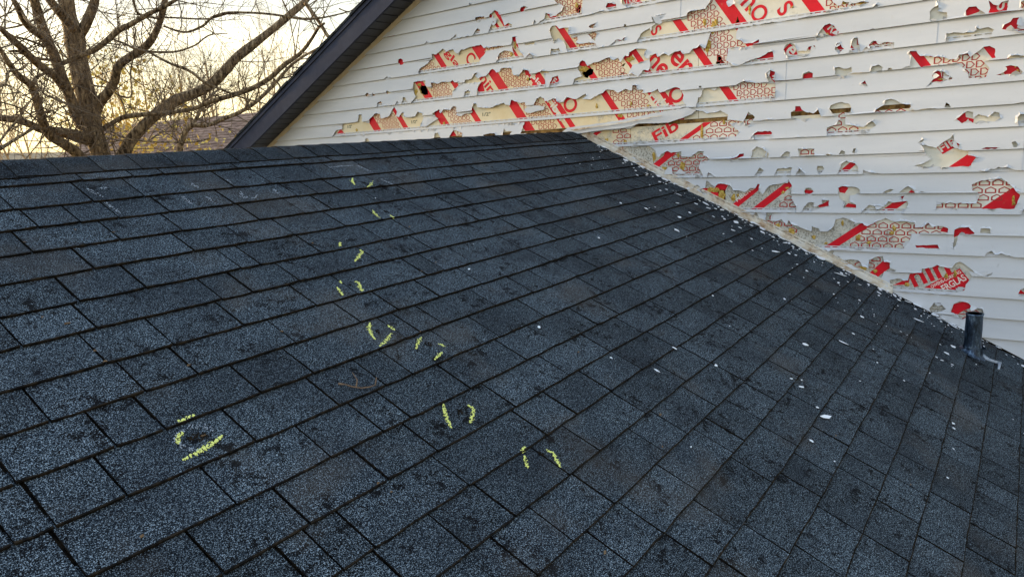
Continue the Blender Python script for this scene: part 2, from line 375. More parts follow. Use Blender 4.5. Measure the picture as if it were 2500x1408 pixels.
def shown(i, x0, x1):
    q = [project(RP(x, v)) for x in (x0, x1) for v in ((EDGES[i - 1] if i else .14), EDGES[i])]
    if any(a is None for a in q): return 0
    xs = [a[0] for a in q]; ys = [a[1] for a in q]
    if max(xs) < 0 or min(xs) > 2500 or max(ys) < 0 or min(ys) > 1408: return 0
    cxs = [min(max(a, 0), 2500) for a in xs]; cys = [min(max(a, 0), 1408) for a in ys]
    return (max(cxs) - min(cxs)) * (max(cys) - min(cys))
ranked = sorted(TABS, key=lambda t_: -shown(*t_))
rest = MB(); rr = random.Random(11)
for idx, t_ in enumerate(ranked):
    if idx < 300 and shown(*t_) > 0:
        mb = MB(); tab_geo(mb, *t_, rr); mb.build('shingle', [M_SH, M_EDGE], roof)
    else: tab_geo(rest, *t_, rr)
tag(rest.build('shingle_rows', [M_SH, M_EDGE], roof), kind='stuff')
# deck under the shingles, and the far slope behind the ridge
g = MB()
g.hexa([RP(X0, 0, -.05), RP(X0, 5.0, -.05), RP(W - .001, 5.0, -.05), RP(W - .001, 0, -.05), RP(X0, 0, -.003), RP(X0, 5.0, -.003), RP(W - .001, 5.0, -.003), RP(W - .001, 0, -.003)])
fn = Vector((0, S, 1)).normalized(); fd = Vector((0, 1, -S)).normalized()
def FP(x, v, h=0): return Vector((x, 0, 0)) + fd * v + fn * h
g.hexa([FP(X0, 0, -.05), FP(W, 0, -.05), FP(W, 5.0, -.05), FP(X0, 5.0, -.05), FP(X0, 0, .004), FP(W, 0, .004), FP(W, 5.0, .004), FP(X0, 5.0, .004)])
g.build('roof_deck', M_EDGE, roof)
# ridge cap: overlapping folded pieces
x = X0; rc = random.Random(5); k = 0
while x < W - .02:
    ex = .143; ln = .31; mb = MB(); prof = []
    for s_, sg in ((.158, -1), (.11, -1), (.055, -1), (.018, -1), (0, 0), (.018, 1), (.055, 1), (.11, 1), (.158, 1)):
        prof.append((s_, sg))
    h0, h1 = .0150, .0175 + rc.uniform(0, .0012)
    a0, a1 = x, min(x + .19, W - .004)
    top0, top1, b0_, b1_ = [], [], [], []
    wob = rc.uniform(-.004, .004)
    for (s_, sg) in prof:
        s2 = s_ + (wob if s_ > .15 else 0)
        def pt(xx, h):
            rnd_ = max(0, 1 - s2 / .05)
            P = (RP(xx, s2, h) if sg <= 0 else FP(xx, s2, h))
            return P + Vector((0, 0, -.010 * rnd_ * rnd_))
        # exposed edge points to the wall-less end (left): thick butt there, tucked under the next piece at the right
        top0.append(pt(a0 - .002, h1)); top1.append(pt(a1, h0 - .002)); b0_.append(pt(a0 - .002, h1 - .006)); b1_.append(pt(a1, h0 - .010))
    m_ = len(prof)
    mb.add(top0 + top1 + b0_ + b1_, [(j, m_ + j, m_ + j + 1, j + 1) for j in range(m_ - 1)], 0)
    fs = [(j, j + 1, 2 * m_ + j + 1, 2 * m_ + j) for j in range(m_ - 1)] + [(0, 2 * m_, 3 * m_, m_), (m_ - 1, 2 * m_ - 1, 4 * m_ - 1, 3 * m_ - 1)]
    mb.f += fs; mb.mi += [1] * len(fs)
    mb.build('ridge_cap_shingle', [M_CAP, M_EDGE], roof)
    x += ex

# ---------------------------------------------------------------- chalk marks (each stroke is made of many small crumbs caught on the granules)
YCH = dict(T2=[[(500,435),(495,460),(515,490)],[(655,460),(640,490),(610,510)],[(650,680),(670,715),(705,750)],[(785,725),(800,740),(815,740)],[(405,930),(400,965)],[(550,980),(575,1000),(545,1040),(515,1080)],
 [(400,1220),(412,1245)],[(380,1275),(400,1310),(425,1340)],[(515,1230),(550,1240),(555,1280),(560,1305),(585,1295)]],
 T4=[[(630,290),(625,340),(645,390),(670,430)],[(765,315),(820,355)],[(795,375),(760,430),(700,480)],[(1020,400),(1000,440),(980,490)],[(1150,450),(1200,480)],[(1180,520),(1120,580)],[(1190,910),(1200,980),(1225,1050),(1250,1110)],
 [(1370,915),(1415,950),(1410,1000),(1385,1070)],[(1810,1250),(1780,1280)],[(1805,1305),(1815,1350),(1830,1400)],[(1970,1260),(2030,1290),(2050,1350),(2075,1400)]],
 T3=[[(1480,1010),(1430,1030),(1350,1065)],[(1385,1130),(1360,1165),(1350,1200),(1365,1222)],[(1690,1160),(1650,1200),(1590,1240),(1500,1295),(1390,1350)]])
WCH = dict(T1=[[(660,520),(740,565),(790,595)],[(760,520),(815,515)],[(800,620),(860,670),(915,715)],[(1720,450),(1770,490)],[(1450,480),(1510,520)],[(1380,575),(1460,640)],[(1570,580),(1640,640)],[(1830,530),(1850,590),(1940,595),(1960,570)],[(2080,520),(2120,560)]],
 T2=[[(320,355),(400,345),(500,340)],[(520,335),(600,370),(650,395)],[(710,440),(800,490)]], T3=[[(1330,1150),(1350,1210),(1400,1250),(1480,1275),(1540,1262)],[(1330,1150),(1400,1110),(1480,1085),(1570,1090),(1640,1130)]])
def roof_h(x, v):                    # height of the shingle surface at (x, v)
    for i, ev in enumerate(EDGES):
        if v < ev:
            lo = (EDGES[i - 1] if i else .10) - .045
            return .55 * TH + (1.9 - .55) * TH * (v - lo) / (ev - lo) + .0030
    return .012
def stroke(pts, mt, wid, dens, rnd, label):
    q = [at_roof(p) for p in pts]; mb = MB(); L_ = 0
    for a, b_ in zip(q[:-1], q[1:]): L_ += math.dist(a, b_)
    n = int(L_ * dens) + 12
    for _ in range(n):
        s_ = rnd.random() * L_; s0_ = s_
        for a, b_ in zip(q[:-1], q[1:]):
            l = math.dist(a, b_)
            if s_ <= l: break
            s_ -= l
        u = min(1, s_ / max(l, 1e-6)); x = a[0] + (b_[0] - a[0]) * u; v = a[1] + (b_[1] - a[1]) * u
        ta = 1 - .75 * abs(2 * ((s0_) / max(L_, 1e-6)) - 1) ** 2; off = rnd.gauss(0, wid * .36 * ta); nx, nv = -(b_[1] - a[1]) / max(l, 1e-6), (b_[0] - a[0]) / max(l, 1e-6)
        x += nx * off; v += nv * off
        if noise.noise(Vector((x * 190, v * 190, 1))) < -.01: continue
        if abs(off) > wid * .5 and rnd.random() < .6: continue
        r = rnd.uniform(.0008, .0018); h = roof_h(x, v) + rnd.uniform(.0002, .0012); k = rnd.randint(4, 5); ph = rnd.random() * 6
        ring = [RP(x + r * cos(ph + 6.283 * j / k) * rnd.uniform(.7, 1.2), v + r * sin(ph + 6.283 * j / k) * rnd.uniform(.7, 1.2), h) for j in range(k)]
        base = [p_ - RN * .0016 for p_ in ring]
        mb.add(ring + base, [tuple(range(k))[::-1]] + [(j, (j + 1) % k, k + (j + 1) % k, k + j) for j in range(k)])
    o = mb.build('chalk_mark' if label else 'hail_bruise', mt, roof)
    if label: o['label'] = label
rk = random.Random(21)
for a, b_, w_, dn in [((455,1077),(505,1070),.026,9000),((880,450),(892,452),.016,5000),((1035,842),(1052,850),.02,6000),((915,812),(925,820),.014,4000),((1115,1008),(1128,1014),.02,5000),((1310,1108),(1325,1116),.018,5000),((870,640),(880,646),.012,3000),((935,520),(950,525),.014,3000),((850,700),(860,706),.012,3000)]:
    stroke([a, b_], M_EDGE, w_, dn * 1.4, rk, None)
for k, ss in YCH.items():
    for s_ in ss:
        big = k == 'T3' and len(s_) == 5
        stroke([PX(k, p) for p in s_], M_YCHALK, .011 if big else .0095, 8000 if big else 4800, rk, 'yellow chalk stroke')
for k, ss in WCH.items():
    for s_ in ss: stroke([PX(k, p) for p in s_], M_WCHALK, .013, 900, rk, 'faint white chalk stroke')

# ---------------------------------------------------------------- siding wall with its storm holes
wall = thing('gable_wall', 'white vinyl sided gable wall torn open over red printed sheathing behind the shingle roof', 'wall', (0, 0, 0))
CZ, CP = .114, .12265         # butt line of course 0 and course pitch; even courses carry a nail hem at their butt
HOLES = dict(
R2=[[(1655,105),(1665,70),(1690,55),(1720,65),(1700,80),(1680,100)],
 [(1770,212),(1782,172),(1800,185),(1865,165),(1872,115),(1915,125),(1912,150),(1960,140),(1980,120),(2010,100),(2030,55),(1985,35),(1955,5),(1960,-40),(2190,-40),(2185,130)],
 [(1385,262),(1420,185),(1455,195),(1440,155),(1390,155),(1400,125),(1440,90),(1470,105),(1510,190),(1525,225),(1555,200),(1590,215),(1585,232)],
 [(1270,185),(1280,155),(1350,145),(1355,160),(1290,175)],[(1250,295),(1290,245),(1315,260),(1300,285)],[(1060,335),(1110,295),(1115,320),(1220,290),(1225,300),(1130,335)],
 [(612,533),(618,512),(635,505),(652,515),(655,540),(642,558),(622,560)],
 [(790,625),(800,590),(860,550),(880,520),(905,510),(900,465),(940,470),(990,420),(1010,430),(1020,450),(1080,425),(1110,460),(1125,480),(1150,430),(1180,430),(1230,405),(1270,400),(1320,385),(1350,415),(1500,395),(1515,405),(1480,415),(1360,440),(1340,480),(1320,500),(1300,555)],
 [(1320,550),(1380,530),(1450,510),(1480,460),(1510,440),(1570,440),(1610,460),(1585,400),(1590,320),(1620,315),(1630,370),(1650,430),(1700,480),(1740,460),(1800,465),(1800,478),(1690,495)],
 [(1690,380),(1780,365),(1780,378),(1700,388)],
 [(2070,430),(2040,370),(1985,330),(1950,365),(1930,320),(1915,265),(1930,225),(1965,222),(1990,250),(2050,240),(2085,240),(2080,300),(2100,330),(2145,315),(2150,340),(2130,370),(2170,380),(2250,365),(2300,375),(2330,385),(2464,360),(2464,385)],
 [(1920,455),(1925,420),(1960,425),(1990,415),(2020,440),(2010,448)],[(2230,295),(2290,275),(2315,290),(2300,355),(2270,330)],[(2245,235),(2300,205),(2312,195),(2280,245)],
 [(1285,805),(1290,760),(1310,720),(1320,700),(1290,690),(1310,670),(1370,650),(1395,610),(1420,595),(1455,625),(1480,620),(1490,590),(1530,585),(1580,585),(1600,640),(1640,660),(1650,650),(1690,600),(1735,610),(1745,650),(1800,630),(1850,610),(1905,615),(1900,630),(1860,630),(1870,690),(1880,740),(1650,775)],
 [(1180,720),(1185,690),(1240,680),(1260,640),(1290,625),(1280,650),(1290,670),(1330,685),(1310,705)],[(1905,728),(1930,670),(1980,650),(1995,690),(1970,720)],
 [(720,875),(760,830),(740,790),(745,740),(740,710),(780,700),(840,695),(850,740),(880,760),(900,745),(895,710),(960,720),(985,705),(1060,705),(1075,690),(1095,710),(1125,705),(1125,735),(1100,765),(1075,790),(1080,840)],
 [(640,885),(650,835),(670,840),(675,860),(700,872)],[(430,910),(430,885),(460,870),(490,890),(520,885),(550,880),(560,902)],[(585,893),(600,870),(625,875),(620,890)],
 [(325,830),(340,800),(355,800),(360,825)],[(380,825),(395,798),(408,822)],[(505,808),(515,780),(535,790),(535,806)],[(190,955),(200,935),(215,938),(205,955)],[(120,970),(125,955),(135,968)],
 [(1175,830),(1180,790),(1210,775),(1230,790),(1220,825)],
 [(2110,712),(2125,680),(2190,655),(2150,600),(2170,560),(2165,550),(2190,520),(2215,530),(2240,570),(2290,540),(2340,530),(2400,500),(2430,495),(2464,520),(2500,500),(2520,540),(2560,480),(2650,420),(2745,425),(2725,480),(2755,515),(2620,560),(2570,660),(2300,697)],
 [(45,1175),(80,1120),(130,1115),(130,1070),(220,1055),(265,1045),(270,990),(295,985),(300,1050),(355,1060),(365,1030),(390,1000),(420,975),(450,980),(465,1020),(530,1000),(550,960),(570,920),(600,960),(590,1000),(620,1010),(640,970),(655,965),(665,1000),(700,1020),(760,1000),(775,960),(820,975),(820,1020),(800,1095),(850,1075),(880,1015),(925,1000),(905,975),(930,960),(960,940),(985,975),(1000,940),(1060,950),(1080,915),(1110,920),(1115,970),(1100,990),(1140,1000),(1180,980),(1240,970),(1250,930),(1260,890),(1280,890),(1290,920),(1340,930),(1400,930),(1480,900),(1520,885),(1530,900),(1570,910),(1580,860),(1650,885),(1700,880),(1710,925),(1690,950),(1720,975),(1860,930),(1850,915),(1775,905),(1800,850),(1830,830),(1860,845),(1870,870),(1900,870),(1940,845),(1970,850),(1990,890),(2030,880),(2060,835),(2110,850),(2150,850),(2220,805),(2230,820),(2200,850),(2260,860),(2300,830),(2370,800),(2400,770),(2464,775),(2500,800),(2560,765),(2620,780),(2625,735),(2660,735),(2662,775),(2720,775),(2710,800),(2800,790),(2840,765),(2860,800),(2940,770),(3000,750),(3030,760),(3060,820),(3055,870),(3090,915),(2550,1025),(2150,1100),(2010,1140),(1660,1150),(1690,1050)],
 [(1055,1200),(1050,1170),(1080,1120),(1120,1125),(1160,1145),(1165,1195)],[(920,1200),(920,1145),(950,1140),(980,1195)],[(325,1240),(325,1195),(345,1190),(370,1235)],[(1340,1160),(1400,1145),(1440,1145),(1470,1175),(1350,1178)],[(1510,1170),(1515,1105),(1530,1125),(1590,1130),(1565,1165)]],
R3=[[(560,622),(650,600),(700,605),(740,575),(790,580),(800,540),(790,490),(800,455),(850,440),(860,470),(920,440),(950,460),(1000,425),(1050,415),(1070,445),(1120,440),(1150,400),(1190,390),(1210,370),(1250,400),(1270,330),(1290,270),(1290,225),(1520,225),(1500,280),(1500,320),(1530,330),(1580,360),(1640,355),(1690,325),(1690,350),(1590,385),(1480,390),(1430,400),(1420,500),(1500,510),(1660,480),(1700,470),(1760,430),(1800,420),(1815,470),(1815,485),(1100,592)],
 [(690,322),(720,280),(760,250),(840,200),(810,140),(870,130),(930,115),(920,130),(880,140),(890,185),(1000,165),(1090,150),(1110,110),(1150,90),(1250,75),(1290,10),(1300,-60),(1470,-60),(1420,20),(1440,60),(1500,35),(1475,0),(1490,-60),(2280,-60),(2290,20),(2330,50),(2360,45),(2373,10),(2450,30),(2550,15),(2590,25),(2011,120),(1330,240)],
 [(435,60),(450,25),(520,35),(530,55),(470,68)],[(560,-60),(570,30),(610,48),(720,28),(860,5),(900,-60)],[(300,215),(360,185),(330,235)],[(585,225),(590,200),(605,205),(605,225)],[(460,352),(530,325),(570,330),(610,290),(590,325),(480,358)],
 [(1755,640),(1750,600),(1780,575),(1820,590),(1815,680),(1770,670)],[(1175,862),(1190,800),(1210,795),(1220,745),(1260,720),(1320,720),(1370,710),(1460,715),(1530,680),(1580,665),(1640,675),(1700,685),(1820,680),(1820,805)],[(1200,720),(1200,705),(1220,705),(1218,722)],
 [(310,1112),(340,1080),(400,1070),(640,1050),(700,1010),(900,1010),(1060,970),(1140,940),(1160,905),(1220,910),(1260,930),(1330,920),(1370,905),(1435,940),(1430,985),(1500,985),(1560,1000),(1580,960),(1600,915),(1655,960),(1640,985),(1600,1030),(1560,1000),(1450,1010),(1480,1040),(1525,1080),(1500,1122),(1000,1155),(640,1180),(630,1340),(600,1330),(300,1150)]],
R5=[[(150,315),(330,300),(390,340),(410,400),(470,370),(510,345),(545,365),(640,350),(640,400),(740,400),(800,350),(855,350),(850,390),(880,395),(930,430),(820,450),(810,500),(855,560),(855,575),(600,575),(480,585),(350,500),(100,350)],
 [(1300,212),(1340,180),(1370,160),(1490,155),(1510,175),(1500,200)],[(1100,425),(1180,400),(1200,375),(1240,370),(1240,395),(1170,432)],[(1310,410),(1320,340),(1360,305),(1420,320),(1480,370),(1475,412)],[(1590,405),(1610,380),(1650,350),(1680,360),(1675,405)],[(1755,325),(1910,325),(1920,390),(1770,400)],
 [(2015,385),(2040,372),(2090,380),(2060,392)],[(2145,380),(2170,340),(2205,350),(2205,382)],[(2275,360),(2285,325),(2310,320),(2295,370)],[(895,570),(900,550),(980,560),(975,576)],[(1130,578),(1160,555),(1225,555),(1220,575)],[(1340,555),(1390,505),(1430,530),(1390,557)],[(1530,572),(1560,515),(1700,505),(1690,560)],[(1735,550),(1770,510),(1830,550)],[(1935,520),(1940,490),(1990,490),(2005,515),(1960,535)],[(2130,550),(2170,470),(2220,440),(2300,465),(2330,500),(2330,540)],
 [(815,705),(870,700),(880,630),(930,670),(960,690),(990,660),(1050,660),(1100,670),(1140,720),(1190,720),(1250,740),(1300,700),(1350,700),(1370,660),(1390,665),(1380,720),(1420,760),(1480,680),(1520,665),(1620,650),(1665,620),(1700,690),(1690,800),(1740,870),(1740,893),(1120,895)],
 [(760,690),(790,668),(820,690),(800,710)],[(1815,730),(1830,700),(1880,700),(1910,735),(1870,758),(1825,755)],[(1780,893),(1850,840),(1910,840),(1940,870),(1990,850),(1990,810),(2050,815),(2050,870),(1990,888),(1850,897)],[(2140,760),(2140,700),(2170,680),(2230,685),(2300,690),(2347,715),(2347,750),(2250,770),(2250,830),(2310,860),(2310,893),(2190,888),(2210,840),(2150,800)],[(1320,975),(1350,965),(1390,990),(1390,1015)],[(1290,908),(1320,900),(1370,940),(1320,940)]],
R6=[[(-80,460),(-78,380),(-35,380),(-35,400),(-50,430),(0,430),(20,420),(40,440),(60,455),(70,425),(90,450),(150,475),(220,500),(225,465),(270,480),(280,500),(330,500),(370,460),(380,420),(430,410),(510,440),(500,450),(560,445),(590,465),(660,430),(710,412),(760,435),(830,430),(900,440),(905,475),(960,470),(990,440),(1020,470),(1080,465),(1125,480),(1120,510),(880,515),(880,540),(850,580),(830,608),(240,598),(90,545)],
 [(905,590),(960,590),(1055,588),(1065,612),(915,608)],[(1160,530),(1165,490),(1200,470),(1260,470),(1300,510),(1290,520),(1190,525),(1185,535),(1175,590),(1158,610)],[(1335,510),(1340,480),(1400,480),(1405,515)],
 [(1285,230),(1280,190),(1340,165),(1410,155),(1475,150),(1530,190),(1560,215),(1600,260),(1560,350),(1180,350),(1045,350),(1050,300),(1075,310),(1310,315),(1320,240)],[(690,245),(740,220),(765,222),(720,248)],[(800,245),(860,200),(900,225),(905,245)],[(930,243),(950,235),(978,242)],[(810,270),(835,265),(820,290)],
 [(550,348),(600,325),(700,335),(730,300),(760,310),(855,300),(860,320),(830,350)],[(270,612),(300,615),(370,625),(360,650),(400,665),(440,690),(480,685),(530,690),(560,730),(600,740),(600,690),(640,670),(690,665),(700,700),(740,705),(740,740),(780,755),(770,765),(700,765),(680,810),(600,770),(520,740),(450,700),(380,660)],
 [(720,862),(740,820),(790,810),(830,825),(860,820),(870,780),(950,770),(950,745),(1010,740),(1050,720),(1100,735),(1150,740),(1170,710),(1200,700),(1250,730),(1300,770),(1340,790),(1420,770),(1410,785),(1340,800),(1280,800),(1260,830),(1240,850),(1230,890),(1100,890)],
 [(1000,1010),(1030,970),(1070,970),(1110,1010),(1080,1025),(1020,1040)],[(1140,1030),(1160,980),(1200,960),(1240,965),(1290,1000),(1350,1010),(1360,1040),(1340,1058),(1310,1060),(1220,1080),(1180,1050)],[(1585,912),(1600,885),(1625,875),(1640,915)]],
R4=[[(45,410),(60,370),(100,355),(140,370),(160,420),(230,420),(250,385),(300,375),(310,400),(280,430),(160,452),(100,462),(60,440)],
 [(1240,165),(1240,100),(1280,60),(1310,45),(1310,95),(1380,105),(1385,150),(1310,170),(1250,180)],[(1535,130),(1535,90),(1560,60),(1620,55),(1660,90),(1700,115),(1600,132)],[(1720,110),(1735,70),(1720,5),(1760,40),(1800,50),(1830,20),(1885,5),(1870,90),(1800,102)],[(1990,70),(1985,20),(2030,0),(2030,90)],
 [(1830,242),(1850,205),(1900,180),(1920,150),(1970,145),(2011,190),(2030,230)],[(1370,312),(1375,275),(1600,265),(1625,245),(1620,225),(1650,240),(1720,225),(1765,245),(1740,268)],[(310,315),(340,260),(380,210),(420,195),(460,215),(500,265),(480,290),(440,300),(400,285),(350,310)],
 [(465,408),(480,360),(500,350),(540,402),(500,410)],[(580,403),(620,315),(650,310),(675,397)],[(690,393),(780,335),(850,350),(950,350),(950,362),(750,378)],[(200,645),(205,605),(250,585),(285,600),(285,640)],[(465,615),(465,555),(500,550),(540,565),(600,550),(605,590),(560,622)],[(755,592),(770,545),(820,530),(855,550),(850,582)],[(895,575),(905,558),(930,560),(935,573)],
 [(1010,567),(1080,540),(1090,460),(1065,440),(1080,420),(1130,420),(1160,460),(1250,460),(1380,480),(1400,490),(1460,490),(1480,450),(1550,435),(1570,470),(1610,440),(1680,385),(1730,378),(1775,400),(1770,450),(1780,475),(1690,500),(1690,520),(1730,560),(1700,632),(1560,642),(1550,600),(1520,560),(1480,530),(1460,515),(1260,537)],
 [(1210,682),(1270,650),(1260,620),(1300,580),(1360,590),(1400,625),(1430,640),(1410,657),(1270,672)],[(1780,617),(1850,590),(1860,545),(1900,535),(1960,545),(2000,590),(1990,607)],[(680,685),(710,660),(735,710)],
 [(110,970),(105,920),(140,900),(140,870),(180,870),(195,900),(230,915),(290,930),(330,895),(345,930),(355,960),(300,970)],[(420,890),(430,865),(520,835),(580,850),(600,880),(595,915),(545,920),(550,960),(550,1020),(700,1040),(770,990),(800,1030),(700,1058),(400,1075),(400,1045),(480,1020),(490,960),(450,930)],
 [(795,920),(800,900),(870,860),(880,820),(920,810),(960,820),(1000,845),(1085,855),(1085,875),(1120,905)],[(1360,880),(1375,840),(1400,855),(1415,880)],[(1455,975),(1510,930),(1550,910),(1595,920),(1595,970),(1640,935),(1720,960),(1770,915),(1810,925),(1815,965),(1770,995),(1500,1010)],[(1960,960),(1980,935),(2030,935),(2030,1000),(1970,990)],
 [(1110,1362),(1200,1330),(1250,1300),(1210,1260),(1185,1200),(1145,1170),(1190,1135),(1175,1180),(1290,1210),(1370,1150),(1410,1130),(1430,1100),(1440,1150),(1485,1180),(1475,1220),(1560,1235),(1550,1270),(1620,1285),(1580,1340),(1580,1360),(1400,1365)],
 [(1660,1220),(1700,1205),(1780,1205),(1830,1215)],[(1910,1165),(1940,1155),(1960,1180),(1950,1205),(1925,1205)],[(1990,1190),(2030,1150),(2030,1210)],[(130,1115),(190,1095),(270,1110),(150,1120)]])
rh = random.Random(9)
def rough_poly(pts, amp=.0035, step=.016):
    out_ = []
    for a, b_ in zip(pts, pts[1:] + pts[:1]):
        l = math.dist(a, b_); n = max(1, int(l / step)); nx, nz_ = -(b_[1] - a[1]) / max(l, 1e-6), (b_[0] - a[0]) / max(l, 1e-6)
        for j in range(n):
            u = j / n; d_ = 0 if j == 0 else rh.uniform(-amp, amp)
            out_.append((a[0] + (b_[0] - a[0]) * u + nx * d_, a[1] + (b_[1] - a[1]) * u + nz_ * d_))
    return out_
HP = []
for r, hs_ in HOLES.items():
    for h in hs_:
        q = [at_wall(PX(r, p), .010) for p in h]
        # where a hole rests on a nail hem the butt below it is gone too: carry it down to the butt line
        zmin = min(p[1] for p in q); q2 = []
        for (y, z) in q:
            k = (z - CZ) / CP; kk = round(k); dz = z - (CZ + CP * kk)
            if kk % 2 == 0 and -.03 < dz < .030 and z < zmin + .06: z = CZ + CP * kk + .0012
            q2.append((y, z))
        HP.append(rough_poly(q2))
NP = len(HP)
def clear_of(y, z, r):
    return all(not (b[0] - r < y < b[1] + r and b[2] - r < z < b[3] + r) for b in HB0)
HB0 = [(min(p[0] for p in h), max(p[0] for p in h), min(p[1] for p in h), max(p[1] for p in h)) for h in HP]
for _ in range(430):
    kk = rh.randint(-9, 8); zz0 = CZ + CP * kk; y = rh.uniform(-4.2, 2.2); big_ = kk % 2 == 0
    if y > 0 and rh.random() < .62: continue
    w_ = rh.uniform(.010, .055) * (1.3 if big_ else 1); h_ = rh.uniform(.005, .022) * (1.5 if big_ else 1)
    if zz0 < S * y + .05 and y < 0: continue
    if not clear_of(y, zz0 + .01, .03): continue
    n_ = rh.randint(3, 6); pk = rh.uniform(.2, .8); pts = [(y - w_, zz0 - .0008)]
    for j in range(n_):
        u = (j + .5) / n_; pts.append((y - w_ + 2 * w_ * u + rh.uniform(-.003, .003), zz0 + h_ * max(.15, (1 - abs(u - pk) / max(pk, 1 - pk))) * rh.uniform(.55, 1.2)))
    pts.append((y + w_, zz0 - .0008))
    HP.append(rough_poly(pts, .0012, .012))
HB = [(min(p[0] for p in h), max(p[0] for p in h), min(p[1] for p in h), max(p[1] for p in h)) for h in HP]
# more small nicks along the butts, away from the big ones
def rake_c():
    a = [at_wall(p) for p in ((1030, 0), (850, 176), (664, 358))]
    return sum(z + RS * y for y, z in a) / 3
RC = rake_c()                      # wall ends under the soffit at z = RC - RS*y
YP = -3.3                          # the upper gable peaks here (outside the photo)
ZP = RC - RS * YP
def cdt(outer, holes, extra=()):
    """triangles of polygon `outer` minus `holes` in 2D"""
    vs = []; es = []
    for pl in [outer] + holes:
        b0 = len(vs); n = len(pl); vs += [Vector(p) for p in pl]; es += [(b0 + i, b0 + (i + 1) % n) for i in range(n)]
    vs += [Vector(p) for p in extra]
    r = delaunay_2d_cdt(vs, es, [], 0, 1e-6)
    tv, tf = r[0], r[2]; keep = []
    for f in tf:
        cx = sum(tv[i].x for i in f) / len(f); cy = sum(tv[i].y for i in f) / len(f)
        if not inpoly(cx, cy, outer): continue
        if any(inpoly(cx, cy, h) for h in holes): continue
        keep.append(tuple(f))
    return tv, keep
def clip_poly(poly, a, b_, c_):     # keep a*y + b*z <= c
    out_ = []
    for i in range(len(poly)):
        p, q = poly[i], poly[(i + 1) % len(poly)]
        dp, dq = a * p[0] + b_ * p[1] - c_, a * q[0] + b_ * q[1] - c_
        if dp <= 0: out_.append(p)
        if (dp < 0) != (dq < 0) and abs(dp - dq) > 1e-12:
            u = dp / (dp - dq); out_.append((p[0] + (q[0] - p[0]) * u, p[1] + (q[1] - p[1]) * u))
    return out_
def visible_part(y0, y1, z0, z1, side=0):
    """outline of a piece of wall face, cut by both rakes and, low down, by the near (side 0) or far (side 1) roof slope"""
    pl = [(y0, z0), (y1, z0), (y1, z1), (y0, z1)]
    pl = clip_poly(pl, RS, 1, RC - .004)
    pl = clip_poly(pl, -RS, 1, ZP - RS * YP - .004) if len(pl) > 2 else pl
    if len(pl) > 2 and z1 < .02:
        pl = clip_poly(pl, S, -1, -.010) if side == 0 else clip_poly(pl, -S, -1, -.010)
        if side and len(pl) > 2: pl = clip_poly(pl, -1, 0, 0)
    return pl
def flat_part(outer, holes, offf, th, name, mats, parent, lipz=None, curl=0.0, ylo=None):
    ex = []; y0_, y1_ = min(p[0] for p in outer), max(p[0] for p in outer); z0_, z1_ = min(p[1] for p in outer), max(p[1] for p in outer)
    if holes and curl:
        st = .014; bbs = [(min(p[0] for p in h) - .045, max(p[0] for p in h) + .045, min(p[1] for p in h) - .045, max(p[1] for p in h) + .045) for h in holes]
        for i in range(int((y1_ - y0_) / st)):
            y = y0_ + (i + .5) * st
            if not any(b[0] < y < b[1] for b in bbs): continue
            for j in range(1, int((z1_ - z0_) / st)):
                z = z0_ + (j + (.25 if i % 2 else -.25)) * st
                if any(b[0] < y < b[1] and b[2] < z < b[3] for b in bbs) and inpoly(y, z, outer): ex.append((y, z))
    if curl:
        for i in range(int((y1_ - y0_) / .12)):
            for z in (z0_ + .03, z0_ + .075):
                q = (y0_ + (i + .5) * .12, z)
                if inpoly(q[0], q[1], outer): ex.append(q)
    tv, fs = cdt(outer, holes, ex)
    if not fs: return None
    hv = set()
    cnt = {}
    for f in fs:
        for i in range(len(f)):
            e_ = (f[i], f[(i + 1) % len(f)]); cnt[e_] = cnt.get(e_, 0) + 1
    bd = [e_ for e_ in cnt if (e_[1], e_[0]) not in cnt]
    ob = set()
    zs = [p[1] for p in outer]; ys = [p[0] for p in outer]
    for e_ in bd:
        for i in e_:
            v = tv[i]
            if min(zs) + .002 < v.y < max(zs) - .002 and min(ys) + .004 < v.x < max(ys) - .004: hv.add(i)
    used = sorted({i for f in fs for i in f}); ix = {a: n_ for n_, a in enumerate(used)}
    bset = {i for e_ in bd for i in e_}
    cu = {i: max(0, noise.noise(Vector((tv[i].x * 22, tv[i].y * 22, 2))) - .05) * 2.2 * curl if (i in hv and i in bset) else 0 for i in used}
    P = [(W - offf(tv[i].x, tv[i].y) - cu[i], tv[i].x, tv[i].y) for i in used]
    Q = [(p[0] + th, p[1], p[2]) for p in P]
    mb = MB(); n_ = len(P)
    # front faces must look towards -x
    F_ = []
    for f in fs:
        a, b_, c_ = tv[f[0]], tv[f[1]], tv[f[2]]
        ccw = (b_.x - a.x) * (c_.y - a.y) - (b_.y - a.y) * (c_.x - a.x) > 0
        g_ = tuple(ix[i] for i in f); F_.append(g_[::-1] if ccw else g_)
    mb.add(P + Q, F_, 0)
    b0 = 0
    E_ = [(ix[a], ix[b_], ix[b_] + n_, ix[a] + n_) for a, b_ in bd]
    mb.f += E_; mb.mi += [1 if len(mats) > 1 else 0] * len(E_)
    mb.f += [tuple(i + n_ for i in f[::-1]) for f in F_]; mb.mi += [0] * len(F_)
    if lipz is not None:
        lp = []
        for a, b_ in bd:
            if abs(tv[a].y - lipz) < .0006 and abs(tv[b_].y - lipz) < .0006:
                k0 = len(mb.v); pa, pb = P[ix[a]], P[ix[b_]]
                mb.v += [(pa[0] + th, pa[1], pa[2]), (pb[0] + th, pb[1], pb[2]), (W - .003, pb[1], pb[2] + .003), (W - .003, pa[1], pa[2] + .003)]
                mb.f.append((k0, k0 + 1, k0 + 2, k0 + 3)); mb.mi.append(0)
    return mb, mats
def add_mb(A, B):
    b0 = len(A.v); A.v += B.v; A.f += [tuple(i + b0 for i in f) for f in B.f]; A.mi += B.mi
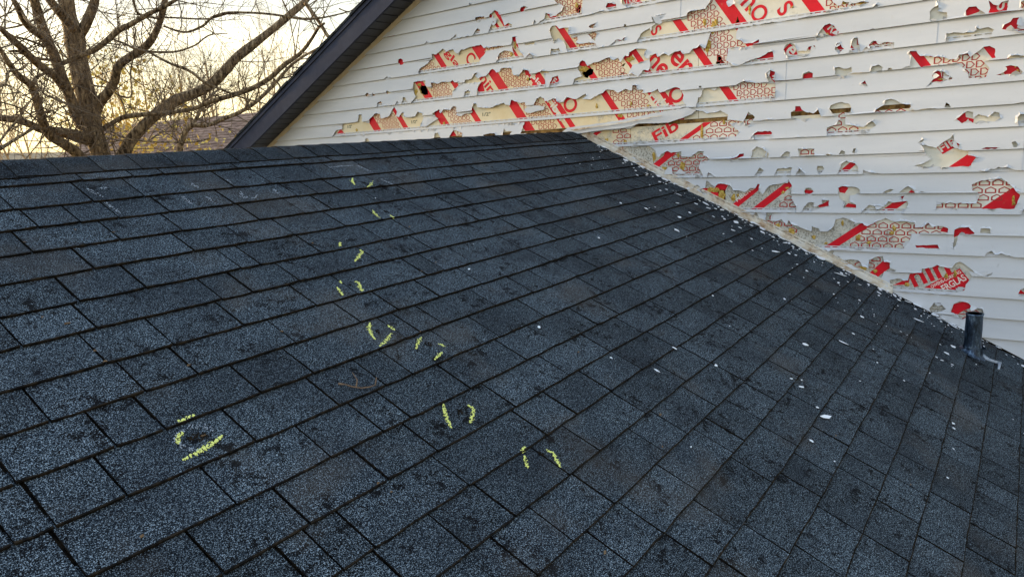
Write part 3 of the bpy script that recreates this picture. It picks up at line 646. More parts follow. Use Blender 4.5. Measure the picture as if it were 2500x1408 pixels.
YR = -5.6
SEAMS = {0: [1.55, -1.615, -3.9], 1: [.2, -2.45], 2: [2.2, -.9, -3.3], 3: [-.35, -2.9], 4: [1.2, -1.9, -4.1], 5: [-.6, -3.1], 6: [-2.0],
         -1: [-2.243, -4.3], -2: [-.95, -2.9], -3: [-1.25, -3.25], -4: [-2.61, -4.4], -5: [-3.3], -6: [-3.9]}
seam_px = {0: (1893, 200), -1: (2213, 375)}
rs_ = random.Random(4)
for pair in range(-8, 18):
    zb = CZ + 2 * CP * pair
    if zb > ZP: break
    cuts = sorted([5.1] + SEAMS.get(pair, [rs_.uniform(-2, 2), rs_.uniform(-5, -3)]) + [YR], reverse=True)
    for ci, (yb, ya) in enumerate(zip(cuts[:-1], cuts[1:])):     # yb > ya
        mbp = MB(); prox = .0016 if ci % 2 else 0.0
        for c_ in (0, 1):
            z0 = zb + CP * c_; z1 = z0 + CP - .0006
            outers = [visible_part(ya + (.0012 if ci % 2 == 0 else -.02), yb - (.0012 if ci % 2 == 0 else -.02), z0, z1, sd_) for sd_ in ((0, 1) if z1 < .02 and yb > 0 else (0,))]
            hs_ = []
            for h, bb in zip(HP, HB):
                if bb[0] > yb or bb[1] < ya: continue
                if min(bb[3], z1) - max(bb[2], z0) < (.004 if bb[3] - bb[2] > .04 else .0015): continue
                ih = clip_poly(clip_poly(clip_poly(clip_poly(h, 0, 1, z1 + .01), 0, -1, -(z0 - .01)), 1, 0, yb + .03), -1, 0, -(ya - .03))
                if len(ih) > 2: hs_.append(ih)
            def off(y, z, z0=z0, prox=prox): return .0215 - .0150 * (z - z0) / CP + prox + .0015 * noise.noise(Vector((y * 1.3, z * 2, 4)))
            for outer in outers:
                if len(outer) < 3: continue
                r = flat_part(outer, hs_, off, .0018, 'x', [M_VINYL, M_TORNSHADE], wall, lipz=z0, curl=.012)
                if r: add_mb(mbp, r[0])
        # nail hem that tucks behind the next panel up
        zt = zb + 2 * CP
        pl = visible_part(ya, yb, zt, zt + .024)
        if len(pl) > 2:
            y_lo = min(p[0] for p in pl); y_hi = max(p[0] for p in pl)
            if zt < RC + 2: y_hi = min(y_hi, (RC - .02 - zt) / RS)
            if zt < 0: y_hi = min(y_hi, (zt - .02) / S)
            if y_hi > y_lo:
                xo = W - .0075
                mbp.box((xo - .0045, y_lo, zt - .002), (xo, y_hi, zt + .006)); mbp.box((xo - .001, y_lo, zt + .0061), (xo + .001, y_hi, zt + .0180)); mbp.box((xo - .0009, y_lo, zt + .0240), (xo + .001, y_hi, zt + .0290))
                y = y_lo
                while y < y_hi - .05:
                    mbp.box((xo - .0008, y, zt + .0181), (xo + .001, y + .014, zt + .0239)); y += .050
        if mbp.v: mbp.build('siding_panel', [M_VINYL, M_TORNSHADE], wall)

# sheathing boards, the joint between them, cavities
BLK = [('R2', [(785,765),(800,735),(840,735),(862,785),(862,815),(830,822),(800,805)]), ('R3', [(235,600),(250,580),(300,560),(332,570),(325,610),(290,625),(285,642),(258,635)]), ('R3', [(1330,520),(1345,490),(1340,450),(1365,450),(1385,490),(1410,525),(1350,535)]),
       ('R3', [(205,60),(225,60),(225,100),(200,100)]), ('R3', [(1490,190),(1510,135),(1528,185)]), ('R3', [(540,630),(560,600),(600,595),(560,612)]), ('R3', [(560,545),(575,525),(595,515),(580,545)]), ('R2', [(2130,90),(2150,40),(2175,50),(2170,110),(2150,118)]), ('R2', [(1705,690),(1740,665),(1745,690),(1720,700)])]
BP = [rough_poly([at_wall(PX(r, p)) for p in h], .004, .02) for r, h in BLK]
ZG0, ZG1 = .006, .034
def board(y0, y1, z0, z1, side=0):
    pl = visible_part(y0 + .0015, y1 - .0015, z0, z1, side)
    if len(pl) < 3: return
    hs_ = [h for h in BP if min(p[0] for p in h) < y1 and max(p[0] for p in h) > y0 and min(p[1] for p in h) < z1 and max(p[1] for p in h) > z0]
    r = flat_part(pl, hs_, lambda y, z: 0.0, .018, 'x', [M_BOARD, M_FOAM], wall)
    if r: r[0].build('sheathing_board', [M_BOARD, M_FOAM], wall)
for y0, y1 in ((1.4, 5.1), (-1.04, 1.4), (-3.48, -1.04), (YR, -3.48)): board(y0, y1, ZG1, 1.25)
for y0, y1 in ((1.0, 5.1), (-1.5, 1.0), (-4.0, -1.5), (YR, -4.0)): board(y0, y1, 1.253, ZP)
YB = at_wall((1540, 335))[0]
board(YB, 2.2, -1.21, ZG0); board(-2.93, YB, -1.21, ZG0); board(YR, -2.93, -1.21, ZG0)
board(YR, 0, -2.4, -1.213); board(0, 2.4, -1.21, ZG0, 1); board(2.4, 5.1, -2.4, ZG0, 1)
g = MB(); g.box((W + .006, YR, -.02), (W + .016, 3.0, .06)); g.build('brown_ledger', M_OSB, wall)
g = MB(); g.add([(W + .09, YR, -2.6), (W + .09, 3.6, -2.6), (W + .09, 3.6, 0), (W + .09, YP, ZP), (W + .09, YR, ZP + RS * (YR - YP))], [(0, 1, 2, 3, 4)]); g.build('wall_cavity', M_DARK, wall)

# printed stripes, houses and lettering on the boards
K1, K2 = .70, -1.38
def band(mb, t0, t1, z0, z1, k, o_):
    """slanted stripe between y = t + k*z"""
    pl = [(t0 + k * z0, z0), (t1 + k * z0, z0), (t1 + k * z1, z1), (t0 + k * z1, z1)]
    pl = clip_poly(pl, RS, 1, RC - .01)
    if z1 < .02: pl = clip_poly(pl, S, -1, -.01)
    if len(pl) < 3: return
    tv, fs = cdt(pl, [h for h in BP if min(p[0] for p in h) < max(q[0] for q in pl) and max(p[0] for p in h) > min(q[0] for q in pl)])
    F_ = []
    for f in fs:
        a, b_, c_ = tv[f[0]], tv[f[1]], tv[f[2]]
        ccw = (b_.x - a.x) * (c_.y - a.y) - (b_.y - a.y) * (c_.x - a.x) > 0
        F_.append(tuple(f)[::-1] if ccw else tuple(f))
    mb.add([(W - o_, v.x, v.y) for v in tv], F_)
UP = [(2.115, .105, 'H'), (1.73, .066, 'C'), (1.235, .100, 'H'), (.85, .066, 'C'), (.385, .100, 'H'), (.055, .030, 'C'), (-.030, .055, 'C'), (-.485, .062, 'H'), (-.835, .028, 'C'), (-.935, .048, 'C'), (-1.385, .062, 'H'), (-1.77, .100, 'C'), (-2.26, .085, 'H'), (-2.60, .066, 'C'), (-3.10, .1, 'H'), (-3.48, .066, 'C'), (-3.98, .1, 'H')]
houses = MB()
def house(y, z, s_, rot):
    # pentagon outline ring, 64 x 43 mm cell
    o_ = [(-.5, -.5), (.5, -.5), (.5, .12), (0, .52), (-.5, .12)]; i_ = [(-.37, -.34), (.37, -.34), (.37, .05), (0, .36), (-.37, .05)]
    sy, sz = .054 * s_, .037 * s_
    def tr(p):
        a, b_ = -p[0] * sy, p[1] * sz
        if rot: a, b_ = -p[1] * sz * 1.12, p[0] * sy * .70
        return (W - .0006, y + a, z + b_)
    cor = [tr(p) for p in o_] + [tr(p) for p in i_]
    houses.add(cor, [(j, (j + 1) % 5, 5 + (j + 1) % 5, 5 + j) for j in range(5)])
def dot(y, z):
    houses.add([(W - .0006, y + .006 * cos(a), z + .006 * sin(a)) for a in (0, 1.57, 3.14, 4.71)], [(0, 1, 2, 3)])
def inhole_near(y, z):
    for h, bb in zip(HP, HB):
        if bb[0] - .05 < y < bb[1] + .05 and bb[2] - .04 < z < bb[3] + .04: return True
    return False
def fill_houses(t_hi, t_lo, z0, z1, k, rot):
    ph, pz = (.046, .042) if rot else (.064, .043)
    z = z0 + pz * .5; row = 0
    while z < z1:
        y = 3.2 + (ph * .5 if row % 2 else 0)
        while y > YR:
            tt = y - k * z
            if t_lo + .028 < tt < t_hi - .028 and inhole_near(y, z) and z < RC - RS * y - .03:
                house(y, z, 1, rot)
                if noise.noise(Vector((y * 9, z * 9, 0))) > .45: dot(y, z)
            y -= ph
        z += pz; row += 1
red = MB()
# upper boards
for zz0, zz1, sh in ((ZG1 + .001, .36, 0), (.36, 1.25, 1), (1.254, ZP - .3, 2)):
    lst = [(t0 + (.22 if sh == 2 else 0), w_, kd) for t0, w_, kd in UP]
    if sh == 0: lst = [q for q in lst if q[0] > -1.9] + [(-2.59, .055, 'H'), (-2.95, .07, 'C'), (-3.45, .1, 'H')]
    for j, (t0, w_, kd) in enumerate(lst):
        band(red, t0 + w_ / 2, t0 - w_ / 2, zz0, zz1, K1, .0005)
        if kd == 'H':
            nx_ = lst[j + 1][0] + lst[j + 1][1] / 2 if j + 1 < len(lst) else t0 - .4
            fill_houses(t0 - w_ / 2, nx_, zz0, zz1, K1, True)
# lower boards (hung the other way up): stripe, then houses on its right side
for (t0, w_, kd) in [(-.99, .07, 'H'), (-1.93, .055, 'C'), (-2.16, .085, 'H'), (-2.79, .075, 'H'), (-3.52, .08, 'C'), (-.50, .05, 'C')]:
    pass
def px_stripe(r, a, b_, w_, zc0, zc1):
    A, B = at_wall(PX(r, a)), at_wall(PX(r, b_)); k = (B[0] - A[0]) / (B[1] - A[1]); t0 = A[0] - k * A[1]
    band(red, t0, t0 - w_, zc0, zc1, k, .0005); return t0, k, w_
LOW = [('R5', (620, 240), (860, 70), .060, -.118, ZG0 - .001), ('R5', (350, 490), (530, 345), .075, -.36, -.122), ('R5', (1155, 835), (1370, 660), .060, -.60, -.38), ('R5', (1330, 885), (1660, 630), .072, -.606, -.37), ('R6', (325, 590), (550, 445), .075, -.855, -.65), ('R6', (600, 775), (705, 695), .075, -1.1, -.88),
       ('R4', (1405, 1360), (1540, 1270), .10, -.367, -.23), ('R6', (1340, 350), (1560, 205), .16, -.605, -.40), ('R6', (700, 350), (770, 300), .07, -.605, -.50), ('R5', (2150, 540), (2250, 455), .05, -.36, -.27)]
for r, a, b_, w_, z0, z1 in LOW: px_stripe(r, a, b_, w_, z0, z1)
def px_blob(mb, r, pts, o_=.0007):
    pl = [at_wall(PX(r, p)) for p in pts]; s_ = sum(pl[i][0] * pl[(i + 1) % len(pl)][1] - pl[(i + 1) % len(pl)][0] * pl[i][1] for i in range(len(pl)))
    if s_ > 0: pl = pl[::-1]
    mb.add([(W - o_, y, z) for y, z in pl], [tuple(range(len(pl)))])
for r, pts in [('R2', [(605,505),(660,500),(660,565),(605,565)]), ('R4', [(1530,50),(1670,50),(1640,100),(1540,135)]), ('R4', [(1800,40),(1890,0),(1880,60),(1860,100),(1800,85)]), ('R4', [(1890,180),(1960,140),(2030,200),(2030,235),(1960,230)]),
               ('R4', [(1290,1195),(1430,1130),(1490,1180),(1345,1262)]), ('R4', [(200,650),(210,610),(260,595),(290,605),(290,640)]), ('R4', [(130,865),(200,865),(195,905),(135,905)]), ('R4', [(1250,630),(1310,575),(1330,600),(1340,650),(1280,665)]), ('R4', [(1850,540),(1965,540),(1980,600),(1870,600)]),
               ('R4', [(1455,975),(1530,920),(1535,960),(1600,975),(1595,1005),(1500,1008)]), ('R4', [(680,685),(710,655),(725,690)]), ('R4', [(765,360),(790,335),(850,350),(840,365)]), ('R4', [(385,215),(430,190),(500,265),(450,305)]), ('R4', [(45,405),(95,355),(140,400),(160,450),(70,450)]),
               ('R4', [(240,385),(310,370),(300,405),(250,410)]), ('R5', [(1310,195),(1370,160),(1510,155),(1500,190)]), ('R5', [(1100,430),(1200,375),(1240,370),(1230,400)]), ('R5', [(1815,730),(1830,715),(1905,725),(1880,755),(1825,755)]), ('R5', [(1935,870),(1990,850),(2010,840),(2055,815),(2050,870),(1960,885)]),
               ('R5', [(2140,700),(2200,675),(2235,700),(2200,750),(2150,740)]), ('R5', [(2200,880),(2230,845),(2310,860),(2315,890)]), ('R5', [(780,700),(880,700),(900,760)]), ('R5', [(470,390),(490,350),(540,350),(545,390),(480,410)]), ('R5', [(870,700),(1060,860),(1100,860),(960,700),(985,655),(1090,665),(1060,720)]),
               ('R6', [(1160,540),(1165,488),(1260,465),(1300,515),(1185,530)]), ('R6', [(900,590),(1060,585),(1070,612),(910,610)]), ('R6', [(965,872),(1200,745),(1262,820),(1230,890)]), ('R6', [(1140,1040),(1160,980),(1240,960),(1290,1000),(1230,1020),(1180,1050)]), ('R6', [(640,740),(700,690),(745,740),(690,760)]), ('R6', [(760,855),(870,805),(860,850)]),
               ('R6', [(1070,500),(1090,470),(1125,480),(1120,508)]), ('R6', [(860,245),(880,225),(905,245)]), ('R6', [(1585,912),(1600,885),(1640,915)]), ('R2', [(1655,110),(1660,65),(1700,60),(1690,85),(1680,105)]), ('R2', [(1690,600),(1740,600),(1750,645),(1700,650)]), ('R2', [(1905,728),(1930,670),(1990,655),(1995,695),(1970,725)]),
               ('R2', [(1750,745),(1790,640),(1880,735)]), ('R2', [(2160,560),(2190,515),(2225,545),(2190,575)]), ('R2', [(1045,700),(1080,690),(1100,760)]), ('R2', [(1300,800),(1285,760),(1330,700),(1350,790)]), ('R2', [(1250,410),(1330,380),(1360,430),(1290,480)]), ('R2', [(80,1150),(110,1105),(150,1155)]),
               ('R3', [(435,60),(450,25),(530,35),(530,58),(470,68)]), ('R3', [(570,-10),(690,-10),(740,25),(600,45)]), ('R3', [(590,470),(620,410),(665,410),(640,470),(600,500)]), ('R3', [(1590,385),(1540,325),(1600,360),(1690,325),(1690,352)]), ('R3', [(1760,435),(1800,420),(1815,475),(1780,470)]),
               ('R3', [(1780,590),(1820,600),(1815,650),(1790,660)]), ('R3', [(890,970),(915,920),(940,960),(980,975),(920,995)]), ('R3', [(310,1115),(350,1075),(400,1080),(340,1120)]), ('R3', [(450,350),(580,315),(600,330),(480,362)]), ('R3', [(200,225),(330,230),(300,240)])]:
    px_blob(red, r, pts)
red.build('red_stripe_print', M_RED, wall)
# houses on lower boards where the photo shows them
def houses_in(r, pts):
    pl = [at_wall(PX(r, p)) for p in pts]; z = -1.3
    row = 0
    while z < .0:
        y = 0.0 + (.032 if row % 2 else 0)
        while y > YR:
            if inpoly(y, z, pl): house(y, z, 1, False)
            y -= .064
        z += .043; row += 1
for r, pts in [('R5', [(0,130),(140,120),(150,290),(0,340)]), ('R5', [(870,110),(910,60),(1350,20),(1300,110),(1220,230),(740,250)]), ('R5', [(560,380),(640,340),(950,340),(950,440),(860,580),(500,580),(520,500)]), ('R5', [(1540,850),(1700,720),(1760,900),(1480,900)]), ('R5', [(1740,310),(1930,310),(1930,400),(1760,400)]),
               ('R6', [(460,570),(640,440),(1140,410),(1120,520),(830,610),(430,600)]), ('R6', [(1270,140),(1560,140),(1560,215),(1340,340),(1040,350),(1040,300)]), ('R6', [(590,740),(600,670),(700,660),(690,700)]), ('R6', [(1180,1060),(1230,1010),(1370,1010),(1350,1070),(1210,1090)]), ('R4', [(790,930),(800,890),(1020,890),(1020,920)]),
               ('R4', [(400,1080),(420,1030),(490,1000),(480,900),(560,900),(550,1020),(700,1040),(700,1070)]), ('R6', [(430,700),(540,680),(560,740),(500,730)]), ('R4', [(1960,960),(2030,935),(2030,1000)]), ('R5', [(1430,1000),(1540,960),(1700,1000),(1720,1120),(1500,1060)])]:
    houses_in(r, pts)
houses.build('house_pattern_print', M_HOUSE, wall)
def lettering(s_, r, a, b_, h, mt, squash=1.0):
    A, B = at_wall(PX(r, a)), at_wall(PX(r, b_)); cv = bpy.data.curves.new('lettering', 'FONT'); cv.body = s_; cv.size = 1; cv.offset = .02
    cv.align_x = 'CENTER'; cv.align_y = 'CENTER'
    tmp = bpy.data.objects.new('tmp', cv); COL.objects.link(tmp); dg = bpy.context.evaluated_depsgraph_get()
    me = bpy.data.meshes.new_from_object(tmp.evaluated_get(dg)); bpy.data.objects.remove(tmp)
    cy, cz_ = (A[0] + B[0]) / 2, (A[1] + B[1]) / 2; dy, dz = B[0] - A[0], B[1] - A[1]; l = math.hypot(dy, dz); dy, dz = dy / l, dz / l
    # reading direction (dy,dz) in the wall; seen from -x the text's up vector is 90 deg counter clockwise on screen (screen right = -y)
    uy, uz = dz, -dy
    xs = [v.co.x for v in me.vertices]; wd_ = max(xs) - min(xs); ysv = [v.co.y for v in me.vertices]; ht = max(ysv) - min(ysv)
    sx_ = (l / wd_) if len(s_) > 1 else h / ht * .9; sy_ = h / ht
    mx_, my_ = (max(xs) + min(xs)) / 2, (max(ysv) + min(ysv)) / 2
    for v in me.vertices:
        p, q = (v.co.x - mx_) * sx_ * squash, (v.co.y - my_) * sy_
        v.co = (W - .0012, cy + dy * p + uy * q, cz_ + dz * p + uz * q)
    me.materials.clear(); me.materials.append(mt); me.update()
    o = link('lettering', me, None, wall); return o
LET = [('gla','R2',(1010,440),(1125,580),.080,M_RED),('C','R2',(1200,460),(1255,545),.105,M_RED),('nin','R2',(1330,650),(1420,800),.085,M_RED),('pla','R2',(1752,645),(1835,742),.055,M_WPRINT),('F','R2',(1930,680),(1965,715),.05,M_WPRINT),
 ('Fiber','R2',(1905,850),(2035,1045),.065,M_WPRINT),('O','R2',(2060,850),(2110,950),.125,M_RED),('Fiber','R3',(800,770),(960,960),.050,M_WPRINT),('H','R3',(880,820),(930,890),.07,M_WPRINT),('O','R3',(985,720),(1040,830),.120,M_RED),
 ('S','R3',(820,210),(870,290),.085,M_RED),('O','R3',(1650,60),(1725,160),.105,M_RED),('n','R3',(1570,-10),(1630,60),.09,M_RED),('S','R3',(1865,25),(1935,115),.105,M_RED),('ne','R3',(800,470),(920,605),.095,M_RED),('er','R3',(985,440),(1110,590),.105,M_RED),
 ('S','R4',(1820,20),(1860,75),.06,M_WPRINT),('R','R4',(425,205),(470,260),.055,M_WPRINT),('e','R4',(80,390),(130,450),.065,M_WPRINT),
 ('Fib','R5',(375,225),(600,85),.085,M_RED),('FIBERG','R5',(1160,815),(1330,685),.034,M_WPRINT),('FIB','R4',(1320,1225),(1455,1145),.042,M_WPRINT),('nin','R6',(870,810),(1120,720),.125,M_RED),
 ('OWENS-CORNING','R6',(1010,868),(1205,765),.020,M_WPRINT),('ERGLAS','R6',(1085,880),(1235,800),.042,M_WPRINT),('1/2"','R2',(1330,985),(1400,980),.03,M_STAMP),('1/2"','R2',(720,1050),(770,1046),.03,M_STAMP),('1/2"','R2',(170,1090),(210,1087),.03,M_STAMP),('158!','R3',(600,30),(690,5),.04,M_WPRINT)]
for a in LET: lettering(*a)
# crumbling yellow foam left on the boards
FO = dict(R3=[(1240,180,18,30),(1310,230,25,50),(1335,180,15,25),(1270,370,25,60),(625,490,30,25),(650,480,25,20),(260,560,30,20),(1610,80,12,45),(2010-50,60,12,10),(640,850,10,25),(360,870,10,25),(550,940,20,25),(1220,1090,12,80),(1400,1000,12,20),(440,1150,20,20),(590,1160,12,20),(780,870,10,15)],
 R5=[(840,170,14,100),(1050,75,14,18),(100,260,12,28),(380,400,16,45),(610,390,14,30),(650,490,26,40),(480,520,30,25),(440,560,20,20),(1030,770,35,50),(930,720,45,25),(980,720,30,20),(1140,790,25,35),(1180,770,14,20),(1100,860,30,25),(1610,740,16,15),(1560,1060,30,22),(1690,1110,26,35),(1900,1165,22,15),(2180,1040,16,20),(2320,1170,20,20),(2020,1225,18,12),(1650,700,20,10)],
 R6=[(765,480,14,22),(530,540,14,22),(600,575,15,12),(425,440,10,12),(235,538,16,12),(90,500,22,20),(560,745,30,20),(640,760,14,14),(850,850,18,16),(1170,780,12,30),(1110,795,14,20),(1555,300,14,35),(750,510,16,12)],
 R4=[(400,290,18,20),(470,20,0,0),(540,25,20,15),(1330,650,25,10),(1960,580,14,14),(1940,545,8,12),(680,30,30,12)], R2=[(1000,1070,14,22),(1580,470,14,25),(1610,390,10,40),(790,730,20,15),(760,790,12,30),(2200,600,35,22),(2140,45,12,30),(1720,680,14,14),(250,1120,10,20)])
rf = random.Random(13)
for r, ls in FO.items():
    for (cx, cy, a, b_) in ls:
        if a == 0: continue
        pts = []
        n = 11
        for j in range(n):
            q = 2 * pi * j / n; u = rf.uniform(.6, 1.25); pts.append(at_wall(PX(r, (cx + a * u * cos(q), cy + b_ * u * sin(q)))))
        mb = MB(); c0 = at_wall(PX(r, (cx, cy)))
        mb.add([(W - .007, c0[0], c0[1])] + [(W - .0022, y, z) for y, z in pts] + [(W + .001, y, z) for y, z in pts], [(0, 1 + j, 1 + (j + 1) % n) for j in range(n)] + [(1 + j, 1 + n + j, 1 + n + (j + 1) % n, 1 + (j + 1) % n) for j in range(n)])
        mb.build('foam_scrap', M_FOAM, wall)
# nails on hems
nl = MB()
for pair in range(-6, 4):
    zz = CZ + 2 * CP * pair + .021; y = 2.6
    while y > -4:
        y -= rf.uniform(.3, .5)
        if inhole_near(y, zz) and z > -9: nl.tube([(W - .0125, y, zz), (W - .0055, y, zz)], .0042, 6)
nl.build('nail_heads', M_NAIL, wall)

# peeled-off strips and shards of siding
def shard(r, pts, off0, off1, name='loose_siding_strip', mt=None, label=None):
    q = [at_wall(PX(r, p), (off0 + off1) / 2) for p in pts]; n = len(q)
    y0 = min(p[0] for p in q); y1 = max(p[0] for p in q)
    outer = q if sum(q[i][0] * q[(i + 1) % n][1] - q[(i + 1) % n][0] * q[i][1] for i in range(n)) > 0 else q[::-1]
    rp = flat_part(rough_poly(outer, .0015, .04), [], lambda y, z: off0 + (off1 - off0) * ((y - y0) / max(1e-6, y1 - y0)) + .006 * noise.noise(Vector((y * 9, z * 9, 0))), .0014, 'x', [mt or M_VINYL, M_TORNSHADE], wall)
    if rp:
        o = rp[0].build(name, [mt or M_VINYL, M_TORNSHADE], wall)
        if label: o['label'] = label
shard('R3', [(70,1088),(125,1045),(560,985),(1100,880),(1165,905),(1130,935),(1060,965),(940,1005),(900,1005),(760,1010),(700,1012),(640,1035),(560,1050),(400,1065),(300,1080),(180,1100)], .030, .045, label='long white siding strip hanging loose beside the roof peak')
shard('R3', [(140,1062),(560,1000),(880,945),(900,950),(560,1012),(160,1070)], .052, .056, mt=M_STAIN, label='thin stained edge strip hanging loose')
shard('R2', [(1690,935),(1760,925),(1860,915),(1855,945),(1800,955),(1740,975),(1700,965)], .018, .022)
shard('R2', [(820,1095),(845,1050),(870,1010),(920,1005),(950,1020),(900,1050),(850,1085)], .016, .024)
shard('R5', [(480,570),(490,530),(520,500),(545,505),(552,570)], .016, .03); shard('R5', [(585,560),(625,515),(680,560),(640,568)], .016, .03)
shard('R3', [(815,140),(870,130),(925,115),(915,128),(880,145),(890,190),(870,200),(840,190)], .02, .03)
shard('R5', [(700,690),(750,695),(750,740),(720,745),(690,715)], .02, .03)
shard('R6', [(1045,1090),(1080,1050),(1140,1060),(1200,1090),(1190,1120),(1120,1110)], .02, .03)
shard('R6', [(1260,760),(1300,775),(1420,760),(1460,715),(1440,775),(1340,800),(1280,795)], .016, .03)

# bent shards still hanging from the upper edges of the big holes
rsd = random.Random(55); cand = [i for i in range(NP) if HB0[i][1] - HB0[i][0] > .12 or HB0[i][3] - HB0[i][2] > .07]
made = 0
while made < 95:
    h = HP[rsd.choice(cand)]; i = rsd.randrange(len(h)); n = len(h); st_ = rsd.randint(1, 3); p, q = h[i], h[(i + st_) % n]
    if math.dist(p, q) > .06 or math.dist(p, q) < .008: continue
    mx_, mz = (p[0] + q[0]) / 2, (p[1] + q[1]) / 2; nx, nz_ = -(q[1] - p[1]), q[0] - p[0]; l = math.hypot(nx, nz_); nx /= l; nz_ /= l
    ln = rsd.uniform(.008, .028); tip = (mx_ + nx * ln, mz + nz_ * ln)
    if not inpoly(tip[0], tip[1], h): nx, nz_ = -nx, -nz_; tip = (mx_ + nx * ln, mz + nz_ * ln)
    if not inpoly(tip[0], tip[1], h) or mz < S * mx_ + .09: continue
    o0_ = .0215 - .015 * (((mz - CZ) / CP) % 1); o1_ = o0_ + rsd.uniform(-.002, .016); sk = rsd.uniform(-.01, .01)
    mid = (mx_ + nx * ln * .5 + sk * .5, mz + nz_ * ln * .5)
    def wp(a, z, o_): return (W - o_, a, z)
    P = [wp(p[0] - nx * .004, p[1] - nz_ * .004, o0_), wp(q[0] - nx * .004, q[1] - nz_ * .004, o0_), wp(mid[0] + (q[0] - p[0]) * .33, mid[1] + (q[1] - p[1]) * .33, (o0_ + o1_) / 2), wp(tip[0] + sk, tip[1], o1_), wp(mid[0] - (q[0] - p[0]) * .33, mid[1] - (q[1] - p[1]) * .33, (o0_ + o1_) / 2)]
    mb = MB(); mb.add(P + [(x + .0016, y, z) for x, y, z in P], [(0, 1, 2, 4), (4, 2, 3), (9, 7, 6, 5), (8, 7, 9)], 0)
    mb.f += [(j, (j + 1) % 5, 5 + (j + 1) % 5, 5 + j) for j in range(5)]; mb.mi += [1] * 5
    mb.build('vinyl_shard', [M_VINYL, M_TORNSHADE], wall); made += 1

# stained J-channel that follows the roof line
YA = at_wall((1425, 330))[0]; YE = at_wall((2180, 712))[0]
def chan(mb, d0, d1, o0, o1, ya, yb):
    def zz(y, d): return S * y + .004 + d
    P = [(W - o1, ya, zz(ya, d0)), (W - o1, yb, zz(yb, d0)), (W - o0, yb, zz(yb, d0)), (W - o0, ya, zz(ya, d0)), (W - o1, ya, zz(ya, d1)), (W - o1, yb, zz(yb, d1)), (W - o0, yb, zz(yb, d1)), (W - o0, ya, zz(ya, d1))]
    mb.hexa(P)
jc = MB()
chan(jc, .004, .036, .001, .024, YA, YE); chan(jc, .0361, .050, .001, .017, YA, YE); chan(jc, .056, .064, .001, .0165, YA, YE)
y = YA
while y > YE:
    chan(jc, .0501, .0559, .001, .0166, y, y - .014); y -= .042
jo = jc.build('roof_line_channel', M_STAIN, wall); jo['label'] = 'stained cream channel with dashed nail slots along the roof slope'
jc = MB(); chan(jc, -.004, .014, .001, .022, YE, -5.0); jc.build('roof_line_channel', M_EDGE, wall)

# ---------------------------------------------------------------- rake of the upper gable: soffit, fascia, roof edge
def line_on(p0, p1):       # z = c - RS*y for a line of the wall plane at x = W
    a = [at_wall(p) for p in (p0, p1)]; return sum(z + RS * y for y, z in a) / 2
C_IN = line_on((800, 221), (1016, 0))          # soffit meets the wall trim
def c_at(p, xo):
    d = ray(p); P = CAM + d * ((xo - CAM.x) / d.x); return P.z + RS * P.y
best = None
for i in range(5, 90):
    oh = i * .01
    c1 = (c_at((608, 364), W - oh) + c_at((955, 0), W - oh) + c_at((800, 163), W - oh)) / 3
    if best is None or abs(c1 - C_IN) < best[0]: best = (abs(c1 - C_IN), oh, c1)
OH, C_OUT = best[1], best[2]
C_TOP = (c_at((560, 367), W - OH) + c_at((893, 0), W - OH) + c_at((800, 88), W - OH)) / 3
print('RAKE', OH, C_IN, C_OUT, C_TOP, RC)
YL = 5.3
eave = thing('upper_gable_roof', 'dark grey raking eave with slatted soffit above the white wall', 'roof', (0, 0, 0))
def rk_(x, y, c_, flip=False):      # point on the rake; the gable folds at YP
    return (x, y, c_ - RS * y if y >= YP else c_ - RS * YP + RS * (y - YP))
def rake_box(mb, x0, x1, c0, c1, ya, yb):
    P = [rk_(x0, ya, c0), rk_(x1, ya, c0), rk_(x1, yb, c0), rk_(x0, yb, c0), rk_(x0, ya, c1), rk_(x1, ya, c1), rk_(x1, yb, c1), rk_(x0, yb, c1)]
    mb.hexa(P)
for sgn in (0, 1):
    ya, yb = (YP, YL) if sgn == 0 else (-6.5, YP)
    g = MB(); rake_box(g, W - OH - .004, W - OH + .02, C_OUT - .012, C_TOP - .018, ya, yb); g.build('fascia_board', M_FASCIA, eave)
    g = MB(); rake_box(g, W - OH - .016, W - OH - .004, C_TOP - .052, C_TOP - .016, ya, yb); g.build('drip_edge', M_FASCIA, eave)
    g = MB(); rake_box(g, W - .016, W + .002, RC - .012, C_IN + .012, ya, yb); g.build('cream_trim_board', M_TRIM, eave)
# soffit: one plank after another across the overhang
y = YL; pr = random.Random(2)
while y > -1.9:
    g = MB(); zo = pr.uniform(-.001, .001)
    rake_box(g, W - OH + .018, W - .014, C_IN + .006 + zo, C_IN + .016 + zo, y - .086, y - .002); g.build('soffit_panel', M_SOFFIT, eave); y -= .098
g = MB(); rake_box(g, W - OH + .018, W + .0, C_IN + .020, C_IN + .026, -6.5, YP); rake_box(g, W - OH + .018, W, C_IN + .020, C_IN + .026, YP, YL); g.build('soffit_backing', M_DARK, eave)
# shingled top of the upper roof
g = MB(); rr = random.Random(8)
y = YL
while y > YP:
    x = W - OH - .022 - rr.uniform(0, .014); h = rr.uniform(0, .004)
    rake_box(g, x, W + 3.0, C_TOP - .018 + h, C_TOP + .006 + h, max(YP, y - .127), y); y -= .127
rake_box(g, W - OH - .02, W + 3.0, C_TOP - .016, C_TOP + .006, -6.5, YP)
g.build('roof_shingles', M_CAP, eave)

